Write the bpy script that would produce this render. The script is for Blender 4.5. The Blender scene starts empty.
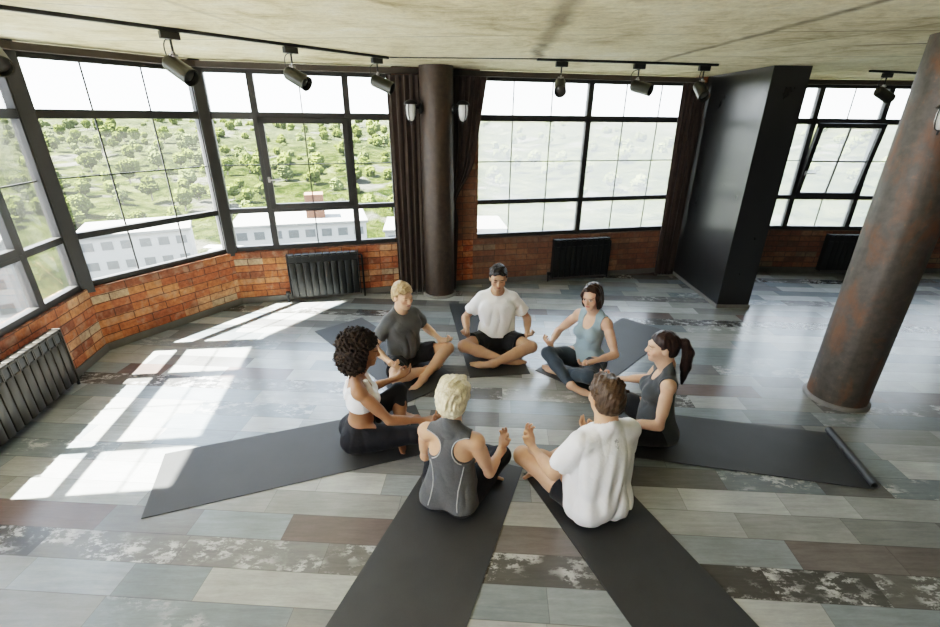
import bpy, bmesh, math, random
import numpy as np
from mathutils import Vector, Matrix
random.seed(7)
SC = bpy.context.scene
COL = SC.collection
PI = math.pi

# ---------------------------------------------------------------- node helpers
class NT:
    def __init__(s, name):
        s.m = bpy.data.materials.new(name); s.m.use_nodes = True
        s.t = s.m.node_tree; s.t.nodes.clear()
        s.out = s.t.nodes.new('ShaderNodeOutputMaterial')
    def n(s, typ, **kw):
        nd = s.t.nodes.new('ShaderNode'+typ)
        for k, v in kw.items(): setattr(nd, k, v)
        return nd
    def put(s, sock, v):
        if hasattr(v, 'is_linked') or isinstance(v, bpy.types.NodeSocket): s.t.links.new(v, sock)
        elif isinstance(v, (tuple, list)):
            n = len(sock.default_value)
            v = tuple(v) + ((1,) if n == 4 and len(v) == 3 else ())
            sock.default_value = v
        else: sock.default_value = v
    def math(s, op, a, b=0.0, c=0.0, clamp=False):
        nd = s.n('Math', operation=op); nd.use_clamp = clamp
        for i, v in enumerate((a, b, c)): s.put(nd.inputs[i], v)
        return nd.outputs[0]
    def vmath(s, op, a, b=(0,0,0)):
        nd = s.n('VectorMath', operation=op)
        s.put(nd.inputs[0], a); s.put(nd.inputs[1], b)
        return nd.outputs[0]
    def sep(s, v):
        nd = s.n('SeparateXYZ'); s.put(nd.inputs[0], v); return nd.outputs
    def comb(s, x, y, z):
        nd = s.n('CombineXYZ')
        for i, v in enumerate((x, y, z)): s.put(nd.inputs[i], v)
        return nd.outputs[0]
    def coord(s): return s.n('TexCoord').outputs['Object']
    def noise(s, vec, scale, detail=3, rough=.55, dist=0, col=False):
        nd = s.n('TexNoise'); s.put(nd.inputs['Vector'], vec)
        nd.inputs['Scale'].default_value = scale; nd.inputs['Detail'].default_value = detail
        nd.inputs['Roughness'].default_value = rough; nd.inputs['Distortion'].default_value = dist
        return nd.outputs['Color' if col else 'Fac']
    def white(s, vec):
        nd = s.n('TexWhiteNoise', noise_dimensions='3D'); s.put(nd.inputs['Vector'], vec); return nd.outputs
    def mul(s, vec, xyz): return s.vmath('MULTIPLY', vec, xyz)
    def ramp(s, fac, stops, interp='LINEAR'):
        nd = s.n('ValToRGB'); s.put(nd.inputs[0], fac); cr = nd.color_ramp; cr.interpolation = interp
        while len(cr.elements) < len(stops): cr.elements.new(.5)
        for e, (p, c) in zip(cr.elements, stops):
            e.position = p; e.color = tuple(c)+(1,) if len(c) == 3 else c
        return nd.outputs[0]
    def rng(s, fac, a, b, c=0., d=1.):
        nd = s.n('MapRange'); s.put(nd.inputs[0], fac)
        for i, v in enumerate((a, b, c, d)): s.put(nd.inputs[i+1], v)
        return nd.outputs[0]
    def mix(s, fac, a, b, mode='MIX'):
        nd = s.n('Mix', data_type='RGBA', blend_type=mode)
        s.put(nd.inputs[0], fac); s.put(nd.inputs[6], a); s.put(nd.inputs[7], b)
        return nd.outputs[2]
    def bump(s, h, strength=.3, dist=.01):
        nd = s.n('Bump'); s.put(nd.inputs['Height'], h)
        nd.inputs['Strength'].default_value = strength; nd.inputs['Distance'].default_value = dist
        return nd.outputs[0]
    def bsdf(s, col, rough=.6, metal=0., normal=None, spec=.5, sss=0., sheen=0.):
        b = s.n('BsdfPrincipled'); s.put(b.inputs['Base Color'], col); s.put(b.inputs['Roughness'], rough)
        s.put(b.inputs['Metallic'], metal); s.put(b.inputs['Specular IOR Level'], spec)
        if normal is not None: s.put(b.inputs['Normal'], normal)
        if sss:
            b.inputs['Subsurface Weight'].default_value = sss
            b.inputs['Subsurface Radius'].default_value = (.012, .005, .003); b.inputs['Subsurface Scale'].default_value = 1
        if sheen: b.inputs['Sheen Weight'].default_value = sheen
        s.t.links.new(b.outputs[0], s.out.inputs[0]); return b
    def ell(s, x, z, cx, cz, rx, rz, soft=.25):
        a = s.math('DIVIDE', s.math('SUBTRACT', x, cx), rx); b = s.math('DIVIDE', s.math('SUBTRACT', z, cz), rz)
        d = s.math('ADD', s.math('MULTIPLY', a, a), s.math('MULTIPLY', b, b))
        return s.rng(d, 1-soft, 1+soft, 1., 0.)

def plain(name, col, rough=.6, metal=0., var=.12, scale=20., bump=.0, spec=.5, sheen=0.):
    t = NT(name); c = t.coord(); f = t.noise(c, scale, 4)
    k = t.rng(f, .3, .7, 1-var, 1+var)
    cc = t.vmath('MULTIPLY', tuple(col), t.comb(k, k, k))
    t.bsdf(cc, rough, metal, t.bump(f, bump, .004) if bump else None, spec, 0, sheen)
    return t.m

def skin(name, col, lip, brow, eyes='closed', beard=0., under=None):
    t = NT(name)
    at = t.n('Attribute', attribute_name='face_co'); x, y, z = t.sep(at.outputs['Vector'])
    ax = t.math('ABSOLUTE', x)
    front = t.math('MULTIPLY', t.math('GREATER_THAN', y, .045), t.math('LESS_THAN', y, .14))
    c = t.coord(); f = t.noise(c, 14, 4); k = t.rng(f, .3, .7, .90, 1.08)
    base = t.vmath('MULTIPLY', tuple(col), t.comb(k, t.math('MULTIPLY', k, .99), t.math('MULTIPLY', k, .98)))
    red = tuple(min(1, v) for v in (col[0]*1.02, col[1]*.74, col[2]*.70))
    cheek = t.math('MULTIPLY', t.math('MULTIPLY', t.ell(ax, z, .042, -.032, .026, .020, .9), front), .45)
    base = t.mix(cheek, base, red)
    if beard:
        jaw = t.math('MULTIPLY', t.math('MULTIPLY', t.ell(ax, z, .0, -.085, .055, .042, .5), front), beard)
        base = t.mix(jaw, base, tuple(v*.62 for v in col))
    lips = t.math('MULTIPLY', t.ell(ax, z, 0, -.061, .023, .0095, .3), front)
    base = t.mix(t.math('MULTIPLY', lips, .85), base, lip)
    mouth = t.math('MULTIPLY', t.ell(ax, z, 0, -.0615, .021, .0016, .3), front)
    base = t.mix(mouth, base, tuple(v*.35 for v in lip))
    zz = t.math('ADD', z, t.math('MULTIPLY', t.math('POWER', t.math('SUBTRACT', ax, .032), 2.), 9.))
    bm = t.math('MULTIPLY', t.ell(ax, zz, .033, .0215, .019, .0042, .35), front)
    base = t.mix(t.math('MULTIPLY', bm, .9), base, brow)
    if eyes == 'open':
        base = t.mix(t.math('MULTIPLY', t.ell(ax, z, .031, .0, .0150, .0066, .2), front), base, (.55, .52, .48))
        base = t.mix(t.math('MULTIPLY', t.ell(ax, z, .031, .0005, .0066, .0066, .2), front), base, (.02, .013, .01))
        base = t.mix(t.math('MULTIPLY', t.ell(ax, zz, .031, .0070, .017, .0022, .3), front), base, tuple(v*.5 for v in brow))
    else:
        zc = t.math('SUBTRACT', z, t.math('MULTIPLY', t.math('POWER', t.math('SUBTRACT', ax, .031), 2.), 12.))
        base = t.mix(t.math('MULTIPLY', t.ell(ax, zc, .031, -.0055, .0155, .0022, .35), front), base, tuple(v*.6 for v in brow))
    t.bsdf(base, .48, 0, t.bump(t.noise(c, 220, 3), .08, .002), .4, .12)
    return t.m

def hairmat(name, col, col2, rough=.45, scale=(160, 160, 18), root=None):
    t = NT(name); c = t.coord()
    f = t.noise(t.mul(c, scale), 1.0, 3, .6, .3)
    cc = t.mix(t.rng(f, .35, .68), col, col2)
    g = t.noise(c, 26, 2)
    cc = t.mix(t.rng(g, .4, .7, 0, .5), cc, tuple(v*.55 for v in col))
    t.bsdf(cc, rough, 0, t.bump(f, .5, .004), .22)
    return t.m

def fabric(name, col, rough=.85, var=.08, weave=260., mel=0., sheen=.15):
    t = NT(name); c = t.coord()
    f = t.noise(c, 9, 3); g = t.noise(c, weave, 2)
    k = t.math('ADD', t.rng(f, .3, .7, 1-var, 1+var), t.rng(g, .3, .7, -mel, mel))
    cc = t.vmath('MULTIPLY', tuple(col), t.comb(k, k, k))
    h = t.math('ADD', t.math('MULTIPLY', t.noise(c, 22, 3, .5, .6), 1.0), t.math('MULTIPLY', g, .12))
    t.bsdf(cc, rough, 0, t.bump(h, .35, .012), .2, 0, sheen)
    return t.m

# ---------------------------------------------------------------- object helpers
def link(o, parent=None):
    COL.objects.link(o)
    if parent is not None: o.parent = parent
    return o
def tag(o, label=None, cat=None, group=None, kind=None):
    if label: o['label'] = label
    if cat: o['category'] = cat
    if group: o['group'] = group
    if kind: o['kind'] = kind
    return o
def empty(name, loc=(0,0,0), rz=0., parent=None):
    o = bpy.data.objects.new(name, None); o.location = loc; o.rotation_euler = (0,0,rz); o.empty_display_size = .1
    return link(o, parent)
class MB:
    """collects shapes into one mesh"""
    def __init__(s): s.b = bmesh.new()
    def box(s, lo, hi, bev=0., M=None):
        r = bmesh.ops.create_cube(s.b, size=1.0); vs = r['verts']
        for v in vs:
            v.co = Vector([lo[i]+(v.co[i]+.5)*(hi[i]-lo[i]) for i in range(3)])
        if bev > 0:
            es = list({e for v in vs for e in v.link_edges})
            r2 = bmesh.ops.bevel(s.b, geom=es, offset=bev, segments=2, affect='EDGES', profile=.5)
            vs = list({v for v in r2['verts']} | {v for v in vs if v.is_valid})
        if M is not None:
            for v in vs: v.co = M @ v.co
        return s
    def bar(s, p, q, w, d, up=(0,0,1), bev=0.):
        p, q = Vector(p), Vector(q); z = (q-p).normalized(); u = Vector(up)
        x = u.cross(z)
        if x.length < 1e-4: x = Vector((1,0,0)).cross(z)
        x.normalize(); y = z.cross(x)
        M = Matrix((x, y, z)).transposed().to_4x4(); M.translation = p
        return s.box((-w/2, -d/2, 0), (w/2, d/2, (q-p).length), bev, M)
    def tube(s, pts, r, n=10, cap=True):
        pts = [Vector(p) for p in pts]; rs = r if isinstance(r, (list, tuple)) else [r]*len(pts)
        rings = []; prev = None
        for i, p in enumerate(pts):
            t = (pts[min(i+1, len(pts)-1)]-pts[max(i-1, 0)]).normalized()
            a = Vector((0,0,1)) if abs(t.z) < .9 else Vector((1,0,0))
            if prev is not None: a = prev
            x = (a - t*a.dot(t)).normalized(); y = t.cross(x); prev = x
            rings.append([s.b.verts.new(p+(x*math.cos(k*2*PI/n)+y*math.sin(k*2*PI/n))*rs[i]) for k in range(n)])
        for a, b in zip(rings, rings[1:]):
            for k in range(n): s.b.faces.new((a[k], a[(k+1)%n], b[(k+1)%n], b[k]))
        if cap:
            s.b.faces.new(rings[0][::-1]); s.b.faces.new(rings[-1])
        return s
    def lathe(s, prof, n=32, M=None):
        rings = []
        for r, z in prof:
            rings.append([s.b.verts.new(((M if M is not None else Matrix.Identity(4)) @ Vector((r*math.cos(k*2*PI/n), r*math.sin(k*2*PI/n), z)))) for k in range(n)])
        for a, b in zip(rings, rings[1:]):
            for k in range(n): s.b.faces.new((a[k], a[(k+1)%n], b[(k+1)%n], b[k]))
        s.b.faces.new(rings[0][::-1]); s.b.faces.new(rings[-1])
        return s
    def poly(s, pts, z0, z1):
        a = [s.b.verts.new((x, y, z0)) for x, y in pts]; b = [s.b.verts.new((x, y, z1)) for x, y in pts]
        n = len(pts)
        s.b.faces.new(a[::-1]); s.b.faces.new(b)
        for k in range(n): s.b.faces.new((a[k], a[(k+1)%n], b[(k+1)%n], b[k]))
        return s
    def build(s, name, mat, parent=None, smooth=False, loc=None, rz=None):
        bmesh.ops.recalc_face_normals(s.b, faces=s.b.faces)
        me = bpy.data.meshes.new(name); s.b.to_mesh(me); s.b.free()
        if smooth:
            for p in me.polygons: p.use_smooth = True
            try: me.set_sharp_from_angle(angle=math.radians(42))
            except Exception: pass
        for m in (mat if isinstance(mat, (list, tuple)) else [mat]): me.materials.append(m)
        o = bpy.data.objects.new(name, me); link(o, parent)
        if loc is not None: o.location = loc
        if rz is not None: o.rotation_euler = (0,0,rz)
        return o
# ---------------------------------------------------------------- implicit surfaces -> one continuous mesh
def V(*a): return np.array(a, dtype=np.float64)
def nrm(v): v = np.asarray(v, float); return v/(np.linalg.norm(v)+1e-12)
def rotx(a): c,s=math.cos(a),math.sin(a); return np.array([[1,0,0],[0,c,-s],[0,s,c]])
def roty(a): c,s=math.cos(a),math.sin(a); return np.array([[c,0,s],[0,1,0],[-s,0,c]])
def rotz(a): c,s=math.cos(a),math.sin(a); return np.array([[c,-s,0],[s,c,0],[0,0,1]])
I3 = np.eye(3)

def cone(a,b,ra,rb,k=.02,cap=False): return ('cone',np.asarray(a,float),np.asarray(b,float),ra,rb,k,cap)
def ell(c,r,R=I3,k=.03): return ('ell',np.asarray(c,float),np.asarray(r,float),np.asarray(R,float),k)

def sd(pr,p):
    if pr[0]=='cone':
        _,a,b,ra,rb,k,cap = pr
        ba=b-a; l2=ba@ba+1e-12; pa=p-a
        t=np.clip((pa@ba)/l2,0,1)
        q=pa-t[...,None]*ba
        d=np.sqrt((q*q).sum(-1))-(ra+(rb-ra)*t)
        if cap:
            d=np.maximum(d,((p-b)@ba)/math.sqrt(l2))
        return d
    _,c,r,R,k=pr
    q=(p-c)@R
    k0=np.sqrt(((q/r)**2).sum(-1)); k1=np.sqrt(((q/(r*r))**2).sum(-1))+1e-9
    return np.where(k0<1e-4,-r.min(),k0*(k0-1)/k1)
def pk(pr): return pr[5] if pr[0]=='cone' else pr[4]
def smin(a,b,k):
    if k<=1e-5: return np.minimum(a,b)
    h=np.maximum(k-np.abs(a-b),0)/k
    return np.minimum(a,b)-h*h*k*.25
def smax(a,b,k): return -smin(-a,-b,k)

def grow(prims,off,k=None):
    out=[]
    for p in prims:
        if p[0]=='cone': out.append(('cone',p[1],p[2],p[3]+off,p[4]+off,p[5] if k is None else k,p[6]))
        else: out.append(('ell',p[1],p[2]+off,p[3],p[4] if k is None else k))
    return out

def bounds(prims,pad):
    lo=np.full(3,1e9); hi=-lo
    for p in prims:
        if p[0]=='cone':
            r=max(p[3],p[4])
            for q in (p[1],p[2]): lo=np.minimum(lo,q-r); hi=np.maximum(hi,q+r)
        else:
            e=np.abs(p[3])@p[2]
            lo=np.minimum(lo,p[1]-e); hi=np.maximum(hi,p[1]+e)
    return lo-pad,hi+pad

def solidify(prims,h,post=None,pad=.03):
    """union of prims (smooth), then post(points, d) for cuts and folds; returns verts, quads"""
    lo,hi=bounds(prims,pad)
    B=8
    nb=np.ceil((hi-lo)/(h*B)).astype(int)+1
    N=nb*B
    half=h*B*.5*1.7321
    ix=np.stack(np.meshgrid(*[np.arange(n) for n in nb],indexing='ij'),-1).reshape(-1,3)
    cen=lo+(ix*B+(B-1)*.5)*h
    dp=[sd(p,cen) for p in prims]
    d=np.full(len(cen),1.0)
    for p,v in zip(prims,dp): d=smin(d,v,pk(p))
    if post is not None: dd=post(cen,d)
    else: dd=d
    act=np.where(np.abs(dd)<half+.03)[0]
    grid=np.where(dd<0,-1.0,1.0).astype(np.float32).reshape(nb)
    grid=np.repeat(np.repeat(np.repeat(grid,B,0),B,1),B,2)
    loc=np.stack(np.meshgrid(np.arange(B),np.arange(B),np.arange(B),indexing='ij'),-1).reshape(-1,3)
    pts=lo+((ix[act]*B)[:,None,:]+loc[None])*h
    acc=np.full(pts.shape[:2],1.0)
    for p,v in zip(prims,dp):
        s=np.where(v[act]<half+.05+pk(p))[0]
        if len(s): acc[s]=smin(acc[s],sd(p,pts[s]),pk(p))
    if post is not None: acc=post(pts,acc)
    gi=(ix[act]*B)[:,None,:]+loc[None]
    grid[gi[...,0],gi[...,1],gi[...,2]]=acc
    return nets(grid,lo,h)

def nets(g,lo,h):
    ins=g<0
    c=np.zeros(tuple(n-1 for n in g.shape),np.int8)
    for i in (0,1):
        for j in (0,1):
            for k in (0,1):
                c+=ins[i:g.shape[0]-1+i,j:g.shape[1]-1+j,k:g.shape[2]-1+k]
    cells=np.argwhere((c>0)&(c<8))
    vid=np.full(c.shape,-1,np.int32); vid[tuple(cells.T)]=np.arange(len(cells))
    acc=np.zeros((len(cells),3)); cnt=np.zeros(len(cells))
    cor=[(i,j,k) for i in (0,1) for j in (0,1) for k in (0,1)]
    val={o:g[cells[:,0]+o[0],cells[:,1]+o[1],cells[:,2]+o[2]].astype(float) for o in cor}
    for a in cor:
        for ax in range(3):
            if a[ax]==0:
                b=list(a); b[ax]=1; b=tuple(b)
                va,vb=val[a],val[b]
                m=(va<0)!=(vb<0)
                t=np.where(m,va/np.where(m,va-vb,1),0)
                p=np.tile(np.array(a,float),(len(cells),1)); p[:,ax]+=t
                acc+=np.where(m[:,None],p,0); cnt+=m
    verts=lo+(cells+acc/np.maximum(cnt,1)[:,None])*h
    quads=[]
    for ax in range(3):
        s0=[slice(None)]*3; s1=[slice(None)]*3; s0[ax]=slice(0,-1); s1[ax]=slice(1,None)
        e=ins[tuple(s0)]!=ins[tuple(s1)]
        u,w=(ax+1)%3,(ax+2)%3
        ed=np.argwhere(e)
        ed=ed[(ed[:,u]>0)&(ed[:,w]>0)&(ed[:,u]<c.shape[u])&(ed[:,w]<c.shape[w])]
        q=[]
        for du,dw in ((-1,-1),(0,-1),(0,0),(-1,0)):
            t=ed.copy(); t[:,u]+=du; t[:,w]+=dw
            q.append(vid[t[:,0],t[:,1],t[:,2]])
        q=np.stack(q,1)
        flip=~ins[ed[:,0],ed[:,1],ed[:,2]]
        q[flip]=q[flip][:,::-1]
        quads.append(q)
    q=np.concatenate(quads); q=q[(q>=0).all(1)]
    return verts,q

def mesh_np(name,verts,quads,mat,parent=None,smooth=True):
    me=bpy.data.meshes.new(name)
    n,m=len(verts),len(quads)
    me.vertices.add(n); me.vertices.foreach_set('co',np.asarray(verts,np.float32).ravel())
    me.loops.add(m*4); me.loops.foreach_set('vertex_index',np.asarray(quads,np.int32).ravel())
    me.polygons.add(m); me.polygons.foreach_set('loop_start',np.arange(0,m*4,4,dtype=np.int32))
    try: me.polygons.foreach_set('loop_total',np.full(m,4,np.int32))
    except Exception: pass
    me.update(calc_edges=True); me.validate()
    me.polygons.foreach_set('use_smooth',np.full(len(me.polygons),smooth))
    me.materials.append(mat)
    o=bpy.data.objects.new(name,me); COL.objects.link(o)
    if parent is not None: o.parent=parent
    return o

def waves(seed,n,kmin,kmax,aniso=(1,1,1)):
    r=np.random.RandomState(seed)
    ks=r.normal(size=(n,3)); ks/=np.linalg.norm(ks,axis=1)[:,None]
    ks*=r.uniform(kmin,kmax,(n,1))*np.array(aniso); ph=r.uniform(0,6.28,n)
    def f(p):
        o=0
        for k,a in zip(ks,ph): o=o+np.sin(p@k+a)
        return o/math.sqrt(n)
    return f

# ---------------------------------------------------------------- the human figure
def hand_prims(W,d,n,side,mudra=True,s=1.0,curl=1.0):
    d=nrm(d); n=nrm(n-(n@d)*d); t=side*np.cross(d,n)
    R=np.stack([t,d,n],1)
    P=[ell(W+d*.048*s,V(.041,.055,.017)*s,R,.012), ell(W+d*.03*s+t*.022*s+n*.006*s,V(.02,.034,.017)*s,R,.008),
       cone(W-d*.03*s,W+d*.02*s,.025*s,.024*s,.015)]
    L=[.074,.082,.077,.060]; off=[.029,.010,-.010,-.028]
    idx=None
    for i in range(4):
        b=W+d*(.088-(.006 if i in (0,3) else 0))*s+t*off[i]*s
        if i==0 and mudra: ang=[52,68,38]
        else: ang=[(14+7*i)*curl,(28+4*i)*curl,20*curl]
        a=0; r0=.0098*s
        fan=t*(.10-.07*i)
        for j,f in enumerate((.45,.31,.24)):
            a+=math.radians(ang[j])
            e=b+nrm(d*math.cos(a)+n*math.sin(a)+fan*math.cos(a))*L[i]*f*s
            P.append(cone(b,e,r0,r0*.9,.004)); r0*=.9; b=e
        if i==0: idx=b
    th0=W+d*.026*s+t*.034*s
    th1=W+d*.062*s+t*.052*s+n*.022*s
    if mudra: th2=idx+(-n)*.004*s+t*.004*s-d*.010*s
    else: th2=W+d*.098*s+t*.056*s+n*.03*s
    P+=[cone(th0,th1,.0145*s,.0115*s,.008),cone(th1,th2,.0112*s,.0088*s,.005)]
    return P

def foot_prims(A,f,u,side,s=1.0):
    f=nrm(f); u=nrm(u-(u@f)*f); w=np.cross(f,u)*side      # w: towards the big toe (inner side of a right foot is its left)
    w=-w
    R=np.stack([w,f,u],1)
    P=[cone(A,A-f*.028*s-u*.034*s,.037*s,.031*s,.02), cone(A+f*.005*s,A+f*.125*s-u*.035*s,.037*s,.024*s,.02),
       ell(A+f*.135*s-u*.042*s,V(.045,.05,.02)*s,R,.02), ell(A+f*.055*s-u*.042*s,V(.032,.085,.022)*s,R,.02)]
    for i,(o,l,r) in enumerate(((.031,.050,.0135),(.013,.048,.0105),(-.003,.043,.0098),(-.018,.036,.0092),(-.031,.028,.009))):
        b=A+f*.165*s-u*.044*s+w*o*s
        P.append(cone(b,b+f*l*s-u*.004*s,r*s,r*.85*s,.005))
    return P

def ik(S,W,l1,l2,pole):
    d=W-S; D=np.linalg.norm(d); k=max(1.0,D/(l1+l2)*1.005); l1*=k; l2*=k
    x=(l1*l1-l2*l2+D*D)/(2*D); y=math.sqrt(max(l1*l1-x*x,1e-6))
    e=d/D; p=np.asarray(pole,float); p=nrm(p-(p@e)*e)
    return S+e*x+p*y

def figure(c):
    """returns the body's primitives by region, all in the person's frame: +y is forward, +x their right"""
    fem=c.get('fem',False); s=c.get('s',1.0); b=c.get('bulk',1.0)
    lean=c.get('lean',0.0); tw=c.get('twist',0.0); sl=c.get('side',0.0)
    RT=roty(sl)@rotx(-lean)@rotz(tw)
    piv=V(0,0,.10)
    def T(p): return (RT@(np.asarray(p,float)*1.0-piv)+piv)*s
    def E(cn,r,k=.04,R=I3): return ell(T(cn),V(*r)*s,RT@R,k*s)
    def C(a,bb,ra,rb,k=.03): return cone(T(a),T(bb),ra*s,rb*s,k*s)
    sw=c.get('shw',.150 if fem else .178)
    G={}
    if fem:
        tor=[E((0,-.01,.12),(.165,.118,.115)),E((.085,-.055,.095),(.092,.098,.090)),E((-.085,-.055,.095),(.092,.098,.090)),
             E((0,.005,.27),(.112*b,.082*b,.14),.06),E((0,-.005,.41),(.130*b,.094*b,.15),.05),
             E((.062,.078,.415),(.058,.048,.056),.03),E((-.062,.078,.415),(.058,.048,.056),.03),
             C((-sw*.8,-.02,.535),(sw*.8,-.02,.535),.043,.043,.05)]
    else:
        tor=[E((0,-.01,.12),(.168,.118,.12)),E((.08,-.05,.09),(.092,.098,.088)),E((-.08,-.05,.09),(.092,.098,.088)),
             E((0,.0,.27),(.145*b,.10*b,.15),.06),E((0,-.01,.425),(.165*b,.112*b,.16),.05),
             E((.075,.068,.46),(.080,.026,.060),.04),E((-.075,.068,.46),(.080,.026,.060),.04),
             C((-sw*.8,-.02,.545),(sw*.8,-.02,.545),.050,.050,.05)]
    nz=.0 if not fem else -.008
    nk=.046 if fem else .054
    trap=[C((0,-.035,.635),(.11,-.03,.56+nz),.036,.030,.04),C((0,-.035,.635),(-.11,-.03,.56+nz),.036,.030,.04)]
    neck=[C((0,-.025,.56),(0,.0,.70),nk,nk*.95,.03)]
    # head
    hp=V(0,-.005,.665)
    RH=rotz(c.get('hyaw',0))@roty(c.get('hroll',0))@rotx(c.get('hpitch',-.12))
    hs=c.get('hs',1.0)
    def H(p): return T(hp+RH@(np.asarray(p,float)*hs+V(0,.022,.105)))
    RHW=RT@RH
    def HE(cn,r,k=.02,R=I3): return ell(H(cn),V(*r)*s*hs,RHW@R,k*s)
    def HC(a,bb,ra,rb,k=.01): return cone(H(a),H(bb),ra*s*hs,rb*s*hs,k*s)
    j=.9 if fem else 1.0
    head=[HE((0,-.018,.027),(.075,.095,.088),.03),HE((0,.028,-.025),(.062*j,.066,.082),.03),
          HE((0,.045,-.078),(.046*j,.044,.036),.025),HE((0,.072,-.098),(.020,.018,.016),.02),
          HC((-.034,.082,.020),(.034,.082,.020),.012,.012,.02),
          HC((0,.088,.010),(0,.110,-.030),.0075,.0115,.010),HE((.011,.100,-.034),(.008,.010,.007),R=I3,k=.006),HE((-.011,.100,-.034),(.008,.010,.007),k=.006),
          HE((.031,.076,-.002),(.0155,.012,.011),.008),HE((-.031,.076,-.002),(.0155,.012,.011),.008),
          HE((.040,.062,-.030),(.022,.018,.018),.02),HE((-.040,.062,-.030),(.022,.018,.018),.02),
          HE((0,.088,-.056),(.022,.012,.006),.006),HE((0,.087,-.067),(.019,.011,.007),.006),
          HE((.077,-.008,-.008),(.009,.021,.032),.006,rotz(.3)),HE((-.077,-.008,-.008),(.009,.021,.032),.006,rotz(-.3)),
          HC((0,-.04,-.03),(0,-.005,-.13),.056,.05,.03)]
    G['headsub']=[HE((.031,.100,.001),(.020,.016,.013),.0),HE((-.031,.100,.001),(.020,.016,.013),.0)]
    # legs
    hipw=.09
    kr=c.get('kneeR',(.345,.315,.165)); kl=c.get('kneeL',(-.345,.315,.165))
    ar=c.get('ankR',(-.07,.41,.058)); al=c.get('ankL',(.06,.305,.055))
    fr=c.get('footR',(-.85,-.05,-.12)); fl=c.get('footL',(.85,.12,-.10))
    ur=c.get('topR',(-.1,.7,.6)); ul=c.get('topL',(.1,.7,.6))
    fat=c.get('leg',1.0)
    th=[];ca=[];ft=[]
    for sg,k,a,fd,ud in ((1,kr,ar,fr,ur),(-1,kl,al,fl,ul)):
        hj=V(sg*hipw,.0,.105)*s; k=V(*k)*s; a=V(*a)*s; sx=fat*s
        mid=hj*.55+k*.45
        t_=[cone(hj,k,.092*sx,.058*sx,.035*s),cone(hj*.8+k*.2,mid,.094*sx,.080*sx,.03*s),ell(k,V(.060,.060,.058)*sx,I3,.02*s)]
        dn=nrm(a-k)
        q=k+(a-k)*.30-V(0,0,.008)*s
        c_=[cone(k,a,.052*sx,.033*sx,.015*s),cone(k+(a-k)*.12,k+(a-k)*.36,.053*sx,.056*sx,.02*s),cone(k+(a-k)*.36,k+(a-k)*.75,.056*sx,.037*sx,.02*s)]
        th.append(t_); ca.append(c_); ft.append(foot_prims(a,V(*fd),V(*ud),sg,s*(.92 if fem else 1.0)))
    G['thigh']=th;G['calf']=ca;G['foot']=ft
    # arms
    G['arm']=[];G['fore']=[];G['hand']=[];G['joint']={}
    am=c.get('arm',.86 if fem else 1.0)
    for sg,nm in ((1,'R'),(-1,'L')):
        S=T((sg*sw,-.02,.540 if not fem else .530))
        W=V(*c.get('wr'+nm,(sg*.34,.27,.245)))*s
        el=ik(S,W,.285*s,.255*s,V(*c.get('pole'+nm,(sg*.6,-.6,-.6))))
        dd=V(*c.get('hd'+nm,(sg*.25,.9,-.1))); nn=V(*c.get('hn'+nm,(sg*.05,.1,1)))
        A_=[ell(S,V(.056,.056,.058)*s*am,RT,.03*s),cone(S,el,.047*s*am,.037*s*am,.025*s),cone(S*.7+el*.3,S*.35+el*.65,.049*s*am,.043*s*am,.02*s)]
        F_=[cone(el,W,.037*s*am,.024*s*am,.015*s),cone(el*.85+W*.15,el*.55+W*.45,.040*s*am,.034*s*am,.02*s)]
        G['arm'].append(A_);G['fore'].append(F_)
        G['hand'].append(hand_prims(W+nrm(dd)*.012*s,dd,nn,sg,c.get('mudra'+nm,True),s*(.86 if fem else .93),c.get('curl'+nm,1.0)))
        G['joint'][nm]=(S,el,W)
    G['torso']=tor;G['trap']=trap;G['neck']=neck;G['head']=head
    G['T']=T;G['RT']=RT;G['H']=H;G['RHW']=RHW;G['s']=s;G['E']=E;G['C']=C;G['HE']=HE;G['HC']=HC;G['hs']=hs
    return G
def flat(l): return [q for x in l for q in x]

def body_mesh(c,G,mat,root):
    P=G['torso']+G['trap']+G['neck']+flat(G['arm'])+flat(G['fore'])+flat(G['thigh'])+flat(G['calf'])+flat(G['foot'])+G['head']+flat(G['hand'])
    subs=G['headsub']; s=G['s']
    if not c.get('fem'): pass
    def post(p,d):
        for q in subs:
            d=smax(d,-sd(q,p),.010*s)
        # eyelids back over the sockets
        for q in G['head'][8:10]: d=smin(d,sd(q,p),.004*s)
        return np.maximum(d,.002-p[...,2])
    v,q=solidify(P,.0048,post)
    o=mesh_np('body',v,q,mat,root)
    h0=G['H']((0,0,0)); loc=((v-h0)@G['RHW'])/(s*G['hs'])
    at=o.data.attributes.new('face_co','FLOAT_VECTOR','POINT'); at.data.foreach_set('vector',loc.astype(np.float32).ravel())
    return o

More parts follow.
